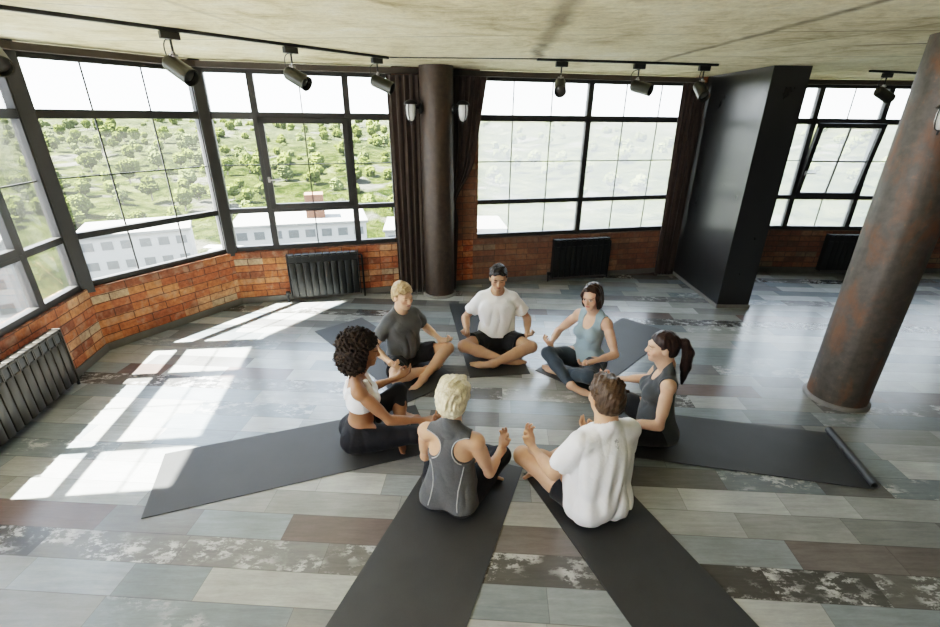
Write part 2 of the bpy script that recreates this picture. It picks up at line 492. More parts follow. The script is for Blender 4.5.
# ---- garments
def folds(seed,amp,k0=18,k1=55,an=(1,1,.45)):
    f=waves(seed,7,k0,k1,an); g=waves(seed+9,4,8,20)
    return lambda p: amp*(1-np.abs(np.sin(1.6*f(p)+g(p))))**1.0-amp*.5
def plane_z(G,z):                       # signed distance above a torso-frame height
    o=G['T']((0,0,z)); n=G['RT']@V(0,0,1)
    return lambda p: (p-o)@n
def tee(c,G,mat,root,name='t_shirt',seed=1,sleeve=.66):
    s=G['s']
    P=grow(G['torso'][:1]+G['torso'][3:]+G['trap'],.011*s)+[G['E']((0,.018,.455),(.155,.104,.11),.06)]
    b_=c.get('bulk',1.0)
    P+= [G['E']((0,.0,.20),(.168*b_,.128*b_,.17),.08),G['E']((0,-.005,.34),(.170*b_,.122*b_,.20),.06)]
    for nm in 'RL':
        S,el,W=G['joint'][nm]
        e=S+(el-S)*sleeve
        P.append(cone(S,e,.060*s,.068*s,.030*s,True))
    hem=plane_z(G,c.get('hem',.115)); fo=folds(seed,.020*s)
    nk=G['C']((0,-.012,.600),(0,.022,.74),.064,.085,.0)
    if c.get('hem',1)<.1: P+=grow(G['torso'][:3],.028*s)
    top=G['T']((0,0,.5))
    def post(p,d):
        d=d+fo(p)*np.clip(.3+(top[2]-p[...,2])*3,.2,1)*np.clip(.35+p[...,2]*4,.35,1)
        d=smax(d,-sd(nk,p),.006)
        return smax(d,-hem(p),.008)
    v,q=solidify(P,.0055,post)
    return mesh_np(name,v,q,mat,root)
def top(c,G,mat,root,name,off,cuts,zlo,seed=3,amp=.003,extra=(),zhi=None,loose=()):
    s=G['s']
    P=grow(G['torso']+G['trap'],off*s)+list(loose)
    for nm in 'RL':
        P+=grow(G['arm'][0 if nm=='R' else 1][:1],off*s)
    ex=list(extra)
    P2=P
    lo=plane_z(G,zlo); fo=folds(seed,amp*s)
    hi=plane_z(G,zhi) if zhi else None
    def post(p,d):
        d=d+fo(p)
        for q in cuts: d=smax(d,-sd(q,p),.006)
        if hi is not None: d=smax(d,hi(p),.006)
        d=smax(d,-lo(p),.006)
        for q in ex: d=smin(d,np.maximum(sd(q,p),-1),.008)
        return d
    v,q=solidify(P2+ex,.005,post)
    return mesh_np(name,v,q,mat,root)
def shorts(c,G,mat,root,frac=.62,off=.014,seed=5,name='shorts',waist=.20):
    s=G['s']
    P=grow(G['torso'][:3],off*s)+[G['E']((0,0,.2),(.150,.108,.09),.05)]
    for sg in (0,1):
        t=G['thigh'][sg][0]
        a,b=t[1],t[2]; e=a+(b-a)*frac
        P.append(cone(a,e,t[3]+off*s,(t[3]+(t[4]-t[3])*frac)+(off+.012)*s,.03*s,True))
    hz=plane_z(G,waist); fo=folds(seed,.008*s)
    def post(p,d):
        d=smax(d+fo(p),hz(p)-np.clip(np.maximum(p[...,1]-.10*s,np.abs(p[...,0])-.19*s),0,1)*4,.006)
        return np.maximum(d,.003-p[...,2])
    v,q=solidify(P,.0055,post)
    return mesh_np(name,v,q,mat,root)
def leggings(c,G,mat,root,fr=(.88,.88),off=.0045,seed=6,waist=.225):
    s=G['s']
    P=grow(G['torso'][:4],off*s)
    for sg in (0,1):
        P+=grow(G['thigh'][sg],off*s)
        f=fr[sg]
        for j,q in enumerate(G['calf'][sg]):
            a,b=q[1],q[2]
            if j==0:
                e=a+(b-a)*f; P.append(cone(a,e,q[3]+off*s,q[3]+(q[4]-q[3])*f+off*s,.015*s,True))
            elif f>.75: P+=grow([q],off*s)
            elif j==1: P+=grow([q],off*s)
    hz=plane_z(G,waist); fo=folds(seed,.003*s)
    def post(p,d):
        d=smax(d+fo(p),hz(p)-np.clip(np.maximum(p[...,1]-.10*s,np.abs(p[...,0])-.19*s),0,1)*4,.006)
        return np.maximum(d,.003-p[...,2])
    v,q=solidify(P,.0055,post)
    return mesh_np('leggings',v,q,mat,root)

# ---- hair (all in head coordinates: +y face, +z crown)
def hair(G,mat,root,style,seed=11):
    s=G['s']; HE,HC,H=G['HE'],G['HC'],G['H']; RHW=G['RHW']; h0=H((0,0,0)); hs=s*G['hs']
    r=random.Random(seed)
    def L(p): return ((p-h0)@RHW)/hs
    fine=waves(seed,6,180,420,(1,1,.5))
    res=.0042
    if style in ('short','crop','crop_curl'):
        t={'short':.016,'crop':.012,'crop_curl':.020}[style]
        P=[HE((0,-.016,.030),(.075+t*.75,.096+t,.088+t),.02),HE((0,-.045,-.02),(.070+t*.5,.062+t*.6,.070),.03)]
        if style!='crop':
            for i in range(46 if style=='crop_curl' else 34):
                a=r.uniform(0,6.28); z=r.uniform(.1,1); q=math.sqrt(1-z*z)
                x,y=q*math.cos(a),q*math.sin(a)
                cpt=V(x*.080,y*.100-.014,.030+z*.098)
                dr=V(r.uniform(-.02,.02),-.018*(1 if y<.3 else -1)*r.uniform(.2,1),r.uniform(-.012,.008))
                P.append(HC(cpt,cpt+dr,.013,.009,.012))
        def post(p,d):
            q=L(p); x=np.abs(q[...,0]); y=q[...,1]; z=q[...,2]
            d=d+fine(q)*.0022*hs
            line=.062+.010*np.cos(x*60)                       # front hairline height
            face=np.minimum(y-.018-np.clip((z-.03)*1.2,0,.07), line-z)          # in front of the ears and below the hairline
            d=smax(d,face*hs,.006)
            side=np.minimum(.006+.0-z, y+.030)                # clear ears / cheeks
            d=smax(d,side*hs,.008)
            nape=-.070-z
            return smax(d,nape*hs,.012)
    elif style=='pixie':
        P=[HE((0,-.020,.034),(.094,.114,.104),.02),HE((0,-.055,-.028),(.080,.070,.074),.04),HC((-.05,-.01,.095),(.03,.075,.088),.034,.028,.02),
           HC((.05,-.03,.085),(.07,.04,.06),.03,.024,.02)]
        for i in range(60):
            a=r.uniform(0,6.28); z=r.uniform(-.3,1); q=math.sqrt(max(0,1-z*z))
            x,y=q*math.cos(a),q*math.sin(a)
            if y>.5 and z<.4: continue
            cpt=V(x*.092,y*.112-.020,.034+z*.102)
            P.append(HC(cpt,cpt+V(x*.004,-.006+y*.01,-.040)*r.uniform(.6,1.2),.008,.004,.008))
        def post(p,d):
            q=L(p); x=np.abs(q[...,0]); y=q[...,1]; z=q[...,2]
            d=d+fine(q)*.003*hs
            d=smax(d,np.minimum(y-.040,.060-z)*hs,.006)
            d=smax(d,np.minimum(-.005-z,y+.01)*hs,.01)
            return smax(d,(-.092-z)*hs,.012)
    elif style=='bob':
        P=[HE((0,-.018,.032),(.088,.110,.100),.02),HE((.066,-.010,-.045),(.026,.066,.085),.03),HE((-.066,-.010,-.045),(.026,.066,.085),.03),
           HE((0,-.075,-.045),(.070,.045,.085),.03),HC((.02,.066,.092),(.074,.040,.02),.018,.016,.03),HC((.02,.066,.092),(-.074,.044,.01),.018,.018,.03)]
        st=waves(seed,6,90,260,(1,1,.06))
        def post(p,d):
            q=L(p); x=np.abs(q[...,0]); y=q[...,1]; z=q[...,2]
            d=d+st(q)*.0025*hs
            d=smax(d,np.minimum(np.minimum(y-.030,.082-z-np.maximum(x-.02,0)*.5),.064-x)*hs,.008)
            d=smax(d,np.minimum(np.minimum(y+.02,.0-z),.056-x)*hs,.006)
            return smax(d,(-.118-z)*hs,.012)
    elif style=='ponytail':
        P=[HE((0,-.018,.031),(.083,.104,.095),.02),HE((0,-.050,-.02),(.072,.062,.072),.03)]
        a=V(0,-.112,.045); P.append(HC((0,-.10,.04),a,.030,.020,.012))
        for b,ra,rb in (((0,-.150,.030),.018,.026),((.004,-.176,-.05),.032,.040),((.008,-.168,-.17),.042,.038),((.010,-.150,-.310),.038,.012)):
            P.append(HC(a,b,ra,rb,.015)); a=V(*b)
        st=waves(seed,6,120,300,(1,1,.10))
        def post(p,d):
            q=L(p); x=np.abs(q[...,0]); y=q[...,1]; z=q[...,2]
            d=d+st(q)*.0018*hs
            line=.066+.008*np.cos(x*60)
            d=smax(d,np.minimum(y-.022-np.clip((z-.02)*1.2,0,.06),line-z)*hs,.005)
            d=smax(d,np.minimum(np.minimum(.0-z,y+.032),.2-x)*hs,.008)
            return smax(d,np.where(y>-.115,-.072-z,-1)*hs,.01)
    elif style=='afro':
        P=[HE((0,-.050,.045),(.132,.132,.112),.04),HE((0,-.075,-.055),(.136,.104,.112),.05)]
        for i in range(2300):
            a=r.uniform(0,6.28); z=r.uniform(-1,1); q=math.sqrt(1-z*z)
            x,y,zz=q*math.cos(a),q*math.sin(a),z
            if i%2: cpt=V(x*.136,y*.136-.050,.045+zz*.117)
            else: cpt=V(x*.140,y*.108-.075,-.055+zz*.116)
            cpt=cpt*r.uniform(.96,1.05)
            dr=V(r.uniform(-1,1),r.uniform(-1,1),r.uniform(-1,.6))*.013
            P.append(HC(cpt,cpt+dr,r.uniform(.0045,.0085),r.uniform(.003,.006),.003))
        def post(p,d):
            q=L(p); x=np.abs(q[...,0]); y=q[...,1]; z=q[...,2]
            d=d+fine(q)*.003*hs
            line=.052+.0*x
            d=smax(d,np.minimum(np.minimum(y-.022,line-z),.066-x*.2)*hs,.008)
            return d
        res=.0045
    v,q=solidify(P,res,post)
    return mesh_np('hair',v,q,mat,root)
# ---------------------------------------------------------------- the seven people
def person(c, build):
    x, y = c['at']; fx, fy = c['face']
    root = empty('person', (x, y, .006), math.atan2(-fx, fy))
    tag(root, c['label'], 'person', 'people sitting in a circle')
    G = figure(c)
    body_mesh(c, G, c['skin'], root)
    build(c, G, root)
    return root

def nape_print(G, o, mat):
    from mathutils.bvhtree import BVHTree
    bt = BVHTree.FromPolygons([v.co.copy() for v in o.data.vertices], [tuple(p.vertices) for p in o.data.polygons])
    mb = MB()
    for st in ([(-.012,.555),(.0,.572),(.012,.555),(-.014,.566),(.014,.566)], [(-.012,.545),(.0,.525),(.012,.545)], [(0,.575),(0,.505)]):
        pts = []
        for (x0, z0), (x1, z1) in zip(st, st[1:]):
            for k in range(5):
                h = bt.ray_cast(Vector(G['T']((.01+x0+(x1-x0)*k/5, -.3, z0+(z1-z0)*k/5))), Vector(G['RT'] @ V(0, 1, 0)))
                if h[0] is not None: pts.append(h[0]-Vector((0, .0006, 0)))
        if len(pts) > 2: mb.tube(pts, .0016, 5)
    if len(mb.b.verts): tag(mb.build('print', mat, o, True), 'small grey print at the nape')
def make_people():
    lip_l = (.50, .20, .16); lip_f = (.50, .13, .11)
    S_light = skin('light_skin', (.60, .365, .24), lip_l, (.30, .19, .09))
    S_tan = skin('tan_skin', (.46, .27, .17), (.36, .15, .11), (.025, .017, .012), beard=.4)
    S_dark = skin('brown_skin', (.30, .145, .075), (.27, .09, .07), (.02, .013, .01))
    S_fair = skin('fair_skin', (.66, .41, .29), lip_f, (.10, .06, .04))
    S_open = skin('rosy_skin', (.64, .385, .27), (.55, .13, .11), (.035, .02, .014), eyes='open')
    S_back = skin('warm_skin', (.56, .325, .205), lip_l, (.10, .06, .03))
    W = fabric('white_cotton', (.90, .90, .90), .9, .03)
    GT = fabric('grey_cotton', (.085, .088, .090), .9, .08, mel=.10)
    BK = fabric('black_cotton', (.012, .012, .014), .85, .1)
    LG = fabric('black_leggings_fabric', (.006, .006, .008), .7, .1, sheen=.03)
    TL = fabric('slate_leggings_fabric', (.030, .042, .055), .6, .1)
    BL = fabric('pale_blue_fabric', (.27, .36, .40), .8, .05)
    DG = fabric('slate_grey_fabric', (.055, .062, .068), .85, .08)
    HG = fabric('heather_grey_fabric', (.075, .078, .082), .85, .06, 320, .22)
    PIPE = fabric('silver_piping', (.40, .41, .41), .6, .02)
    PRINT = fabric('grey_print_ink', (.42, .42, .43), .8, .02)
    H_black = hairmat('black_hair', (.010, .008, .007), (.030, .024, .020))
    H_blond = hairmat('sandy_hair', (.30, .19, .09), (.55, .40, .22))
    H_curl = hairmat('dark_curly_hair', (.013, .009, .007), (.040, .026, .018), .85, (90, 90, 90))
    H_plat = hairmat('bleached_hair', (.55, .46, .29), (.80, .73, .56))
    H_brown = hairmat('brown_hair', (.040, .024, .014), (.110, .068, .040))
    H_bob = hairmat('dark_brown_hair', (.018, .010, .007), (.060, .030, .020), .35)
    H_pony = hairmat('brunette_hair', (.014, .008, .007), (.045, .024, .020), .35)

    # man at the back, white t-shirt, black shorts
    def b1(c, G, root):
        tee(c, G, W, root, seed=2); shorts(c, G, BK, root, .62, waist=.24)
        hair(G, H_black, root, 'short', 3)
    person(dict(at=(.27, 4.22), hem=.165, face=(0, -1), skin=S_tan, hpitch=-.14, s=1.0, shw=.158, bulk=.95,
        kneeR=(.325,.275,.15), kneeL=(-.325,.275,.15), ankL=(.05,.455,.06), ankR=(-.06,.36,.05), footL=(.85,-.05,-.12), footR=(-.85,.12,-.1),
        wrR=(.295,.185,.240), wrL=(-.295,.185,.240), hdR=(.12,.75,.28), hdL=(-.12,.75,.28), hnR=(-.2,-.35,1), hnL=(.2,-.35,1), poleR=(.5,-.7,-.5), poleL=(-.5,-.7,-.5),
        label='dark-haired man in a white t-shirt and black shorts facing us, eyes closed'), b1)
    # blond man, grey t-shirt
    def b2(c, G, root):
        tee(c, G, GT, root, seed=4); shorts(c, G, BK, root, .66, seed=8, waist=.24)
        hair(G, H_blond, root, 'crop_curl', 5)
    person(dict(at=(-.615, 3.80), hem=.15, face=(.72, -.69), skin=S_light, hpitch=-.12, hyaw=-.05, s=.95, shw=.150, bulk=.90,
        kneeR=(.33,.30,.14), kneeL=(-.33,.28,.19), ankL=(.07,.37,.055), ankR=(-.06,.27,.05), footL=(.80,.25,-.2), footR=(-.85,.12,-.1), topL=(-.2,.5,.8),
        wrR=(.30,.19,.235), wrL=(-.305,.20,.265), hdR=(.15,.8,.2), hdL=(-.12,.9,.10),
        label='blond man with wavy hair in a charcoal grey t-shirt and black shorts'), b2)
    # woman with curly hair, white sports bra
    def b3(c, G, root):
        E, C = G['E'], G['C']
        st = [C((.075,.088,.44),(.085,.03,.575),.016,.016,.0), C((.085,.03,.575),(.06,-.080,.50),.014,.014,.0), C((.06,-.080,.50),(.03,-.09,.43),.018,.025,.0),
              C((-.075,.088,.44),(-.085,.03,.575),.016,.016,.0), C((-.085,.03,.575),(-.06,-.080,.50),.014,.014,.0), C((-.06,-.080,.50),(-.03,-.09,.43),.018,.025,.0)]
        cuts = [E((.19,.0,.505),(.085,.10,.085),.0), E((-.19,.0,.505),(.085,.10,.085),.0), E((0,.10,.55),(.085,.09,.085),.0), E((0,-.12,.55),(.10,.09,.085),.0)]
        top(c, G, W, root, 'sports_bra', .007, cuts, .335, 12, .001, st, .53)
        leggings(c, G, LG, root, (.62, .62), waist=.215)
        hair(G, H_curl, root, 'afro', 9)
    person(dict(at=(-.775, 2.69), face=(.95, .31), skin=S_dark, fem=True, s=.98, hpitch=-.12, hs=.97, lean=.06,
        kneeL=(-.24,.325,.245), kneeR=(.215,.37,.15), ankR=(-.08,.43,.055), ankL=(.03,.28,.06),
        wrL=(-.25,.325,.36), hdL=(-.25,.85,.30), hnL=(.35,-.25,.9), wrR=(.195,.425,.245), hdR=(-.05,.95,-.02), poleR=(.7,-.5,-.8), poleL=(-.4,-.4,-.9),
        label='woman with a big dark afro in a white sports bra and black leggings'), b3)
    # blonde woman from behind, grey racerback top
    def b4(c, G, root):
        E, C = G['E'], G['C']
        cuts = [E((.140,-.09,.485),(.100,.13,.086),.0,roty(.30)), E((-.140,-.09,.485),(.100,.13,.086),.0,roty(-.30)),
                E((.205,.0,.53),(.090,.13,.13),.0), E((-.205,.0,.53),(.090,.13,.13),.0),
                E((0,.13,.60),(.075,.12,.11),.0)]
        o = top(c, G, HG, root, 'tank_top', .009, cuts, .075, 14, .004, [E((0,-.050,.585),(.056,.040,.048),.0)], loose=[E((0,.0,.19),(.150,.112,.16),.06)])
        leggings(c, G, LG, root, (.9, .9), waist=.23)
        hair(G, H_plat, root, 'pixie', 21)
        # pale piping round the two back openings and down the princess seams, laid on the fabric
        bv = [v.co.copy() for v in o.data.vertices]; from_kd = None
        from mathutils.bvhtree import BVHTree
        dg = BVHTree.FromPolygons(bv, [tuple(p.vertices) for p in o.data.polygons])
        s = G['s']; mb = MB()
        for sg in (1, -1):
            arc = []
            for k in range(15):
                a_ = math.radians(75+k*185/14); q = roty(sg*.30) @ V(sg*.107*math.cos(a_), 0, .093*math.sin(a_))
                arc.append((sg*.140+q[0], -.25, .485+q[2]))
            for line in (arc, [(sg*.105,-.25,.385),(sg*.090,-.25,.30),(sg*.080,-.25,.22),(sg*.085,-.25,.15),(sg*.095,-.25,.10)]):
                pts = []
                for a, b in zip(line, line[1:]):
                    for k in range(6):
                        q = V(*a)+(V(*b)-V(*a))*k/6
                        h = dg.ray_cast(Vector(G['T'](q)), Vector(G['RT'] @ V(0, 1, 0)))
                        if h[0] is not None: pts.append(h[0]-Vector((0,.001,0)))
                if len(pts) > 3: mb.tube(pts, .0032, 6)
        tag(mb.build('piping', PIPE, o, True), 'silver piping along the seams of the top')
    person(dict(at=(-.10, 2.13), face=(.30, .95), skin=S_back, fem=True, s=.97, hpitch=-.10, hyaw=.05, lean=.03, bulk=1.08, shw=.158,
        kneeR=(.235,.32,.185), kneeL=(-.23,.33,.17), wrR=(.240,.315,.255), hdR=(.05,.55,.85), hnR=(-.15,-.8,.55), poleR=(.08,-.9,-.6),
        wrL=(-.22,.33,.235), hdL=(-.05,.95,.1), poleL=(-.15,-.5,-1),
        label='woman with short bleached hair seen from behind in a grey racerback top with pale piping'), b4)
    # man from behind, white t-shirt
    def b5(c, G, root):
        o = tee(c, G, W, root, seed=7, sleeve=.72); shorts(c, G, BK, root, .36, seed=9, off=.011)
        hair(G, H_brown, root, 'short', 4)
        nape_print(G, o, PRINT)
    person(dict(at=(.76, 2.11), face=(-.37, .93), skin=S_back, s=1.02, hpitch=-.10, hyaw=-.1, bulk=1.08, hem=.025,
        kneeL=(-.285,.365,.185), kneeR=(.24,.35,.16), wrL=(-.250,.325,.275), hdL=(-.03,.60,.80), hnL=(.1,-.8,.6), poleL=(-.25,-1,-.85), shw=.170,
        wrR=(.21,.335,.235), hdR=(.05,.95,.0), poleR=(.25,-.8,-.5),
        label='brown-haired man seen from behind in a loose white t-shirt'), b5)
    # woman with a ponytail, slate tank
    def b6(c, G, root):
        E, C = G['E'], G['C']
        cuts = [E((.205,-.01,.520),(.082,.12,.125),.0), E((-.205,-.01,.520),(.082,.12,.125),.0), E((0,.10,.60),(.070,.12,.10),.0), E((0,-.10,.63),(.065,.10,.07),.0)]
        top(c, G, DG, root, 'tank_top', .010, cuts, .045, 15, .006, loose=[E((0,.0,.20),(.150,.118,.19),.06)])
        leggings(c, G, BK, root, (.85, .85), waist=.22)
        hair(G, H_pony, root, 'ponytail', 8)
    person(dict(at=(1.38, 2.80), face=(-.97, .20), skin=S_fair, fem=True, s=.98, hpitch=-.08, hs=.97, lean=.04,
        wrL=(-.240,.285,.262), hdL=(.05,.95,-.05), poleL=(-.25,-.6,-.8), wrR=(.32,.28,.28), hdR=(.1,.9,.1), kneeR=(.30,.33,.19), kneeL=(-.26,.34,.165),
        label='woman with a dark ponytail in a slate grey tank top, in profile'), b6)
    # woman in pale blue top
    def b7(c, G, root):
        E, C = G['E'], G['C']
        cuts = [E((.195,-.01,.525),(.083,.12,.115),.0), E((-.195,-.01,.525),(.083,.12,.115),.0), E((0,.11,.575),(.075,.12,.115),.0), E((0,-.11,.60),(.085,.10,.10),.0)]
        top(c, G, BL, root, 'tank_top', .007, cuts, .135, 16, .003, loose=[E((0,-.01,.17),(.176,.130,.09),.04)])
        leggings(c, G, TL, root, (.96, .96), waist=.21)
        hair(G, H_bob, root, 'bob', 6)
    person(dict(at=(1.10, 3.78), face=(-.72, -.69), skin=S_open, fem=True, s=.98, hpitch=-.16, hyaw=.10, hroll=.08, hs=.97,
        kneeR=(.225,.315,.205), kneeL=(-.25,.34,.165), ankR=(-.12,.42,.055), ankL=(.10,.30,.055),
        wrR=(.245,.265,.275), hdR=(.15,.7,.55), hnR=(-.3,-.45,.8), wrL=(-.20,.265,.265), hdL=(.35,.85,-.05), hnL=(.2,.1,1), poleL=(-.7,-.7,-.5), poleR=(.8,-.3,-.7),
        label='woman with a dark chin-length bob in a pale blue tank top and slate leggings'), b7)
# ---------------------------------------------------------------- room geometry (metres; the camera stands over the origin)
CEIL = 2.72; SILL = .66; HEAD = 2.68
A = (-3.64, 4.07); B = (-2.88, 5.35); Z0 = (-3.27, 2.02); D = (-.95, 5.93); E0 = (.03, 6.16); E1 = (2.95, 6.83)
F0 = (4.28, 6.92); F1 = (8.4, 6.92)

M_frame = plain('window_frame_paint', (.022, .021, .020), .45, 0, .1, 8)
M_black = plain('black_metal', (.012, .012, .012), .4, .2, .1, 12)
M_rail = plain('brown_rail_paint', (.045, .034, .026), .5, 0, .15, 10)

def brick_material(name, dark=1.0):
    t = NT(name); x, y, z = t.sep(t.coord())
    v = t.comb(x, z, 0.)
    v = t.vmath('ADD', v, t.mul(t.noise(t.coord(), 11, 3, col=True), (.016, .016, 0)))
    b = t.n('TexBrick'); t.put(b.inputs['Vector'], v)
    b.offset = .5; b.inputs['Scale'].default_value = 1.0
    b.inputs['Brick Width'].default_value = .32; b.inputs['Row Height'].default_value = .083
    b.inputs['Mortar Size'].default_value = .0055; b.inputs['Mortar Smooth'].default_value = .3; b.inputs['Bias'].default_value = 0
    row = t.math('FLOOR', t.math('DIVIDE', z, .083))
    sh = t.math('MULTIPLY', t.math('MODULO', t.math('ABSOLUTE', row), 2.), .5)
    ix = t.math('FLOOR', t.math('ADD', t.math('DIVIDE', x, .32), sh))
    w = t.white(t.comb(ix, row, 3.))
    c = t.coord()
    col = t.ramp(w[0], [(0, (.42, .14, .055)), (.22, (.36, .105, .045)), (.42, (.50, .20, .085)), (.58, (.25, .085, .045)), (.68, (.55, .27, .14)), (.80, (.40, .13, .06)), (.93, (.48, .34, .22))], 'CONSTANT')
    n = t.noise(c, 21, 6, .72); k = t.rng(n, .28, .72, .48, 1.42)
    n2 = t.rng(t.noise(c, 9, 3), .52, .66)
    col = t.vmath('MULTIPLY', col, t.comb(k, k, k))
    col = t.mix(t.math('MULTIPLY', n2, .35), col, (.45, .33, .24))
    soot = t.rng(t.noise(c, 3.6, 5, .7), .46, .68, 0, .55)
    col = t.mix(soot, col, (.11, .045, .028))
    col = t.mix(t.math('MULTIPLY', b.outputs['Fac'], .9), col, (.075, .042, .030))
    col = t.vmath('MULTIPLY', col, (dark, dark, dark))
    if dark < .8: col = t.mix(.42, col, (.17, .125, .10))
    h = t.math('SUBTRACT', t.math('MULTIPLY', n, .4), b.outputs['Fac'])
    t.bsdf(col, .85, 0, t.bump(h, .7, .012), .25)
    return t.m
M_brick = brick_material('old_red_brick', .92)
M_brick_dark = brick_material('darker_red_brick', .55)  # same brick multiplied darker and mixed towards grey-brown, for the back walls

def concrete_material():
    t = NT('board_marked_concrete'); c = t.coord(); x, y, z = t.sep(c)
    n1 = t.noise(c, .9, 5, .6); n2 = t.noise(t.mul(c, (1.2, 9, 1)), 2.2, 5, .65, .4); n3 = t.noise(c, 30, 6, .75)
    n4 = t.noise(c, 3.4, 6, .7, .8)
    f = t.math('ADD', t.math('MULTIPLY', n1, .40), t.math('ADD', t.math('MULTIPLY', n2, .20), t.math('MULTIPLY', n4, .40)))
    col = t.ramp(f, [(.37, (.36, .29, .155)), (.44, (.60, .51, .31)), (.50, (.76, .67, .44)), (.57, (.84, .765, .545)), (.66, (.89, .85, .70))])
    k = t.rng(n3, .3, .65, .80, 1.08); col = t.vmath('MULTIPLY', col, t.comb(k, k, k))
    wob = t.math('MULTIPLY', t.math('SUBTRACT', t.noise(c, 3.0, 4), .5), .20)
    def seam(p, q, w, col, amt, colour=(.13, .10, .06)):
        px, py = p; qx, qy = q; L = math.hypot(qx-px, qy-py); dx, dy = (qx-px)/L, (qy-py)/L
        X = t.math('SUBTRACT', x, px); Y = t.math('SUBTRACT', y, py)
        u = t.math('ADD', t.math('MULTIPLY', X, dx), t.math('MULTIPLY', Y, dy))
        v = t.math('ADD', t.math('SUBTRACT', t.math('MULTIPLY', Y, dx), t.math('MULTIPLY', X, dy)), t.math('MULTIPLY', wob, min(1, w*10)))
        on = t.math('MULTIPLY', t.rng(u, -.15, .15), t.rng(u, L-.25, L+.15, 1, 0))
        s = t.rng(t.math('ABSOLUTE', v), w*.25, w, 1., 0.)
        s = t.math('MULTIPLY', t.math('MULTIPLY', s, on), t.rng(n4, .36, .58, .40, 1.0))
        return t.mix(t.math('MULTIPLY', s, amt), col, colour)
    for p, q, w, a in CEIL_SEAMS: col = seam(p, q, w, col, a)
    h = t.math('ADD', t.math('MULTIPLY', n2, .8), t.math('MULTIPLY', n3, .4))
    t.bsdf(col, .85, 0, t.bump(h, .6, .02), .2)
    return t.m
# seams left by the formwork and damp streaks, as lines on the ceiling
CEIL_SEAMS = [((.46, 2.3), (.60, 5.1), .085, .85), ((-3.0, 4.15), (.55, 3.64), .020, .6), ((.55, 3.64), (1.9, 3.5), .014, .5),
              ((1.82, 5.2), (1.96, 2.2), .055, .85), ((1.94, 3.42), (6.5, 2.95), .024, .8), ((1.9, 4.75), (6.5, 4.35), .020, .6), ((2.3, 4.3), (2.75, 2.9), .03, .45),
              ((2.9, 3.98), (3.9, 3.62), .055, .9), ((-2.9, 5.1), (1.8, 4.75), .012, .5), ((-2.6, 2.7), (-.9, 3.2), .012, .45), ((-1.6, 2.3), (-1.3, 4.6), .03, .3)]

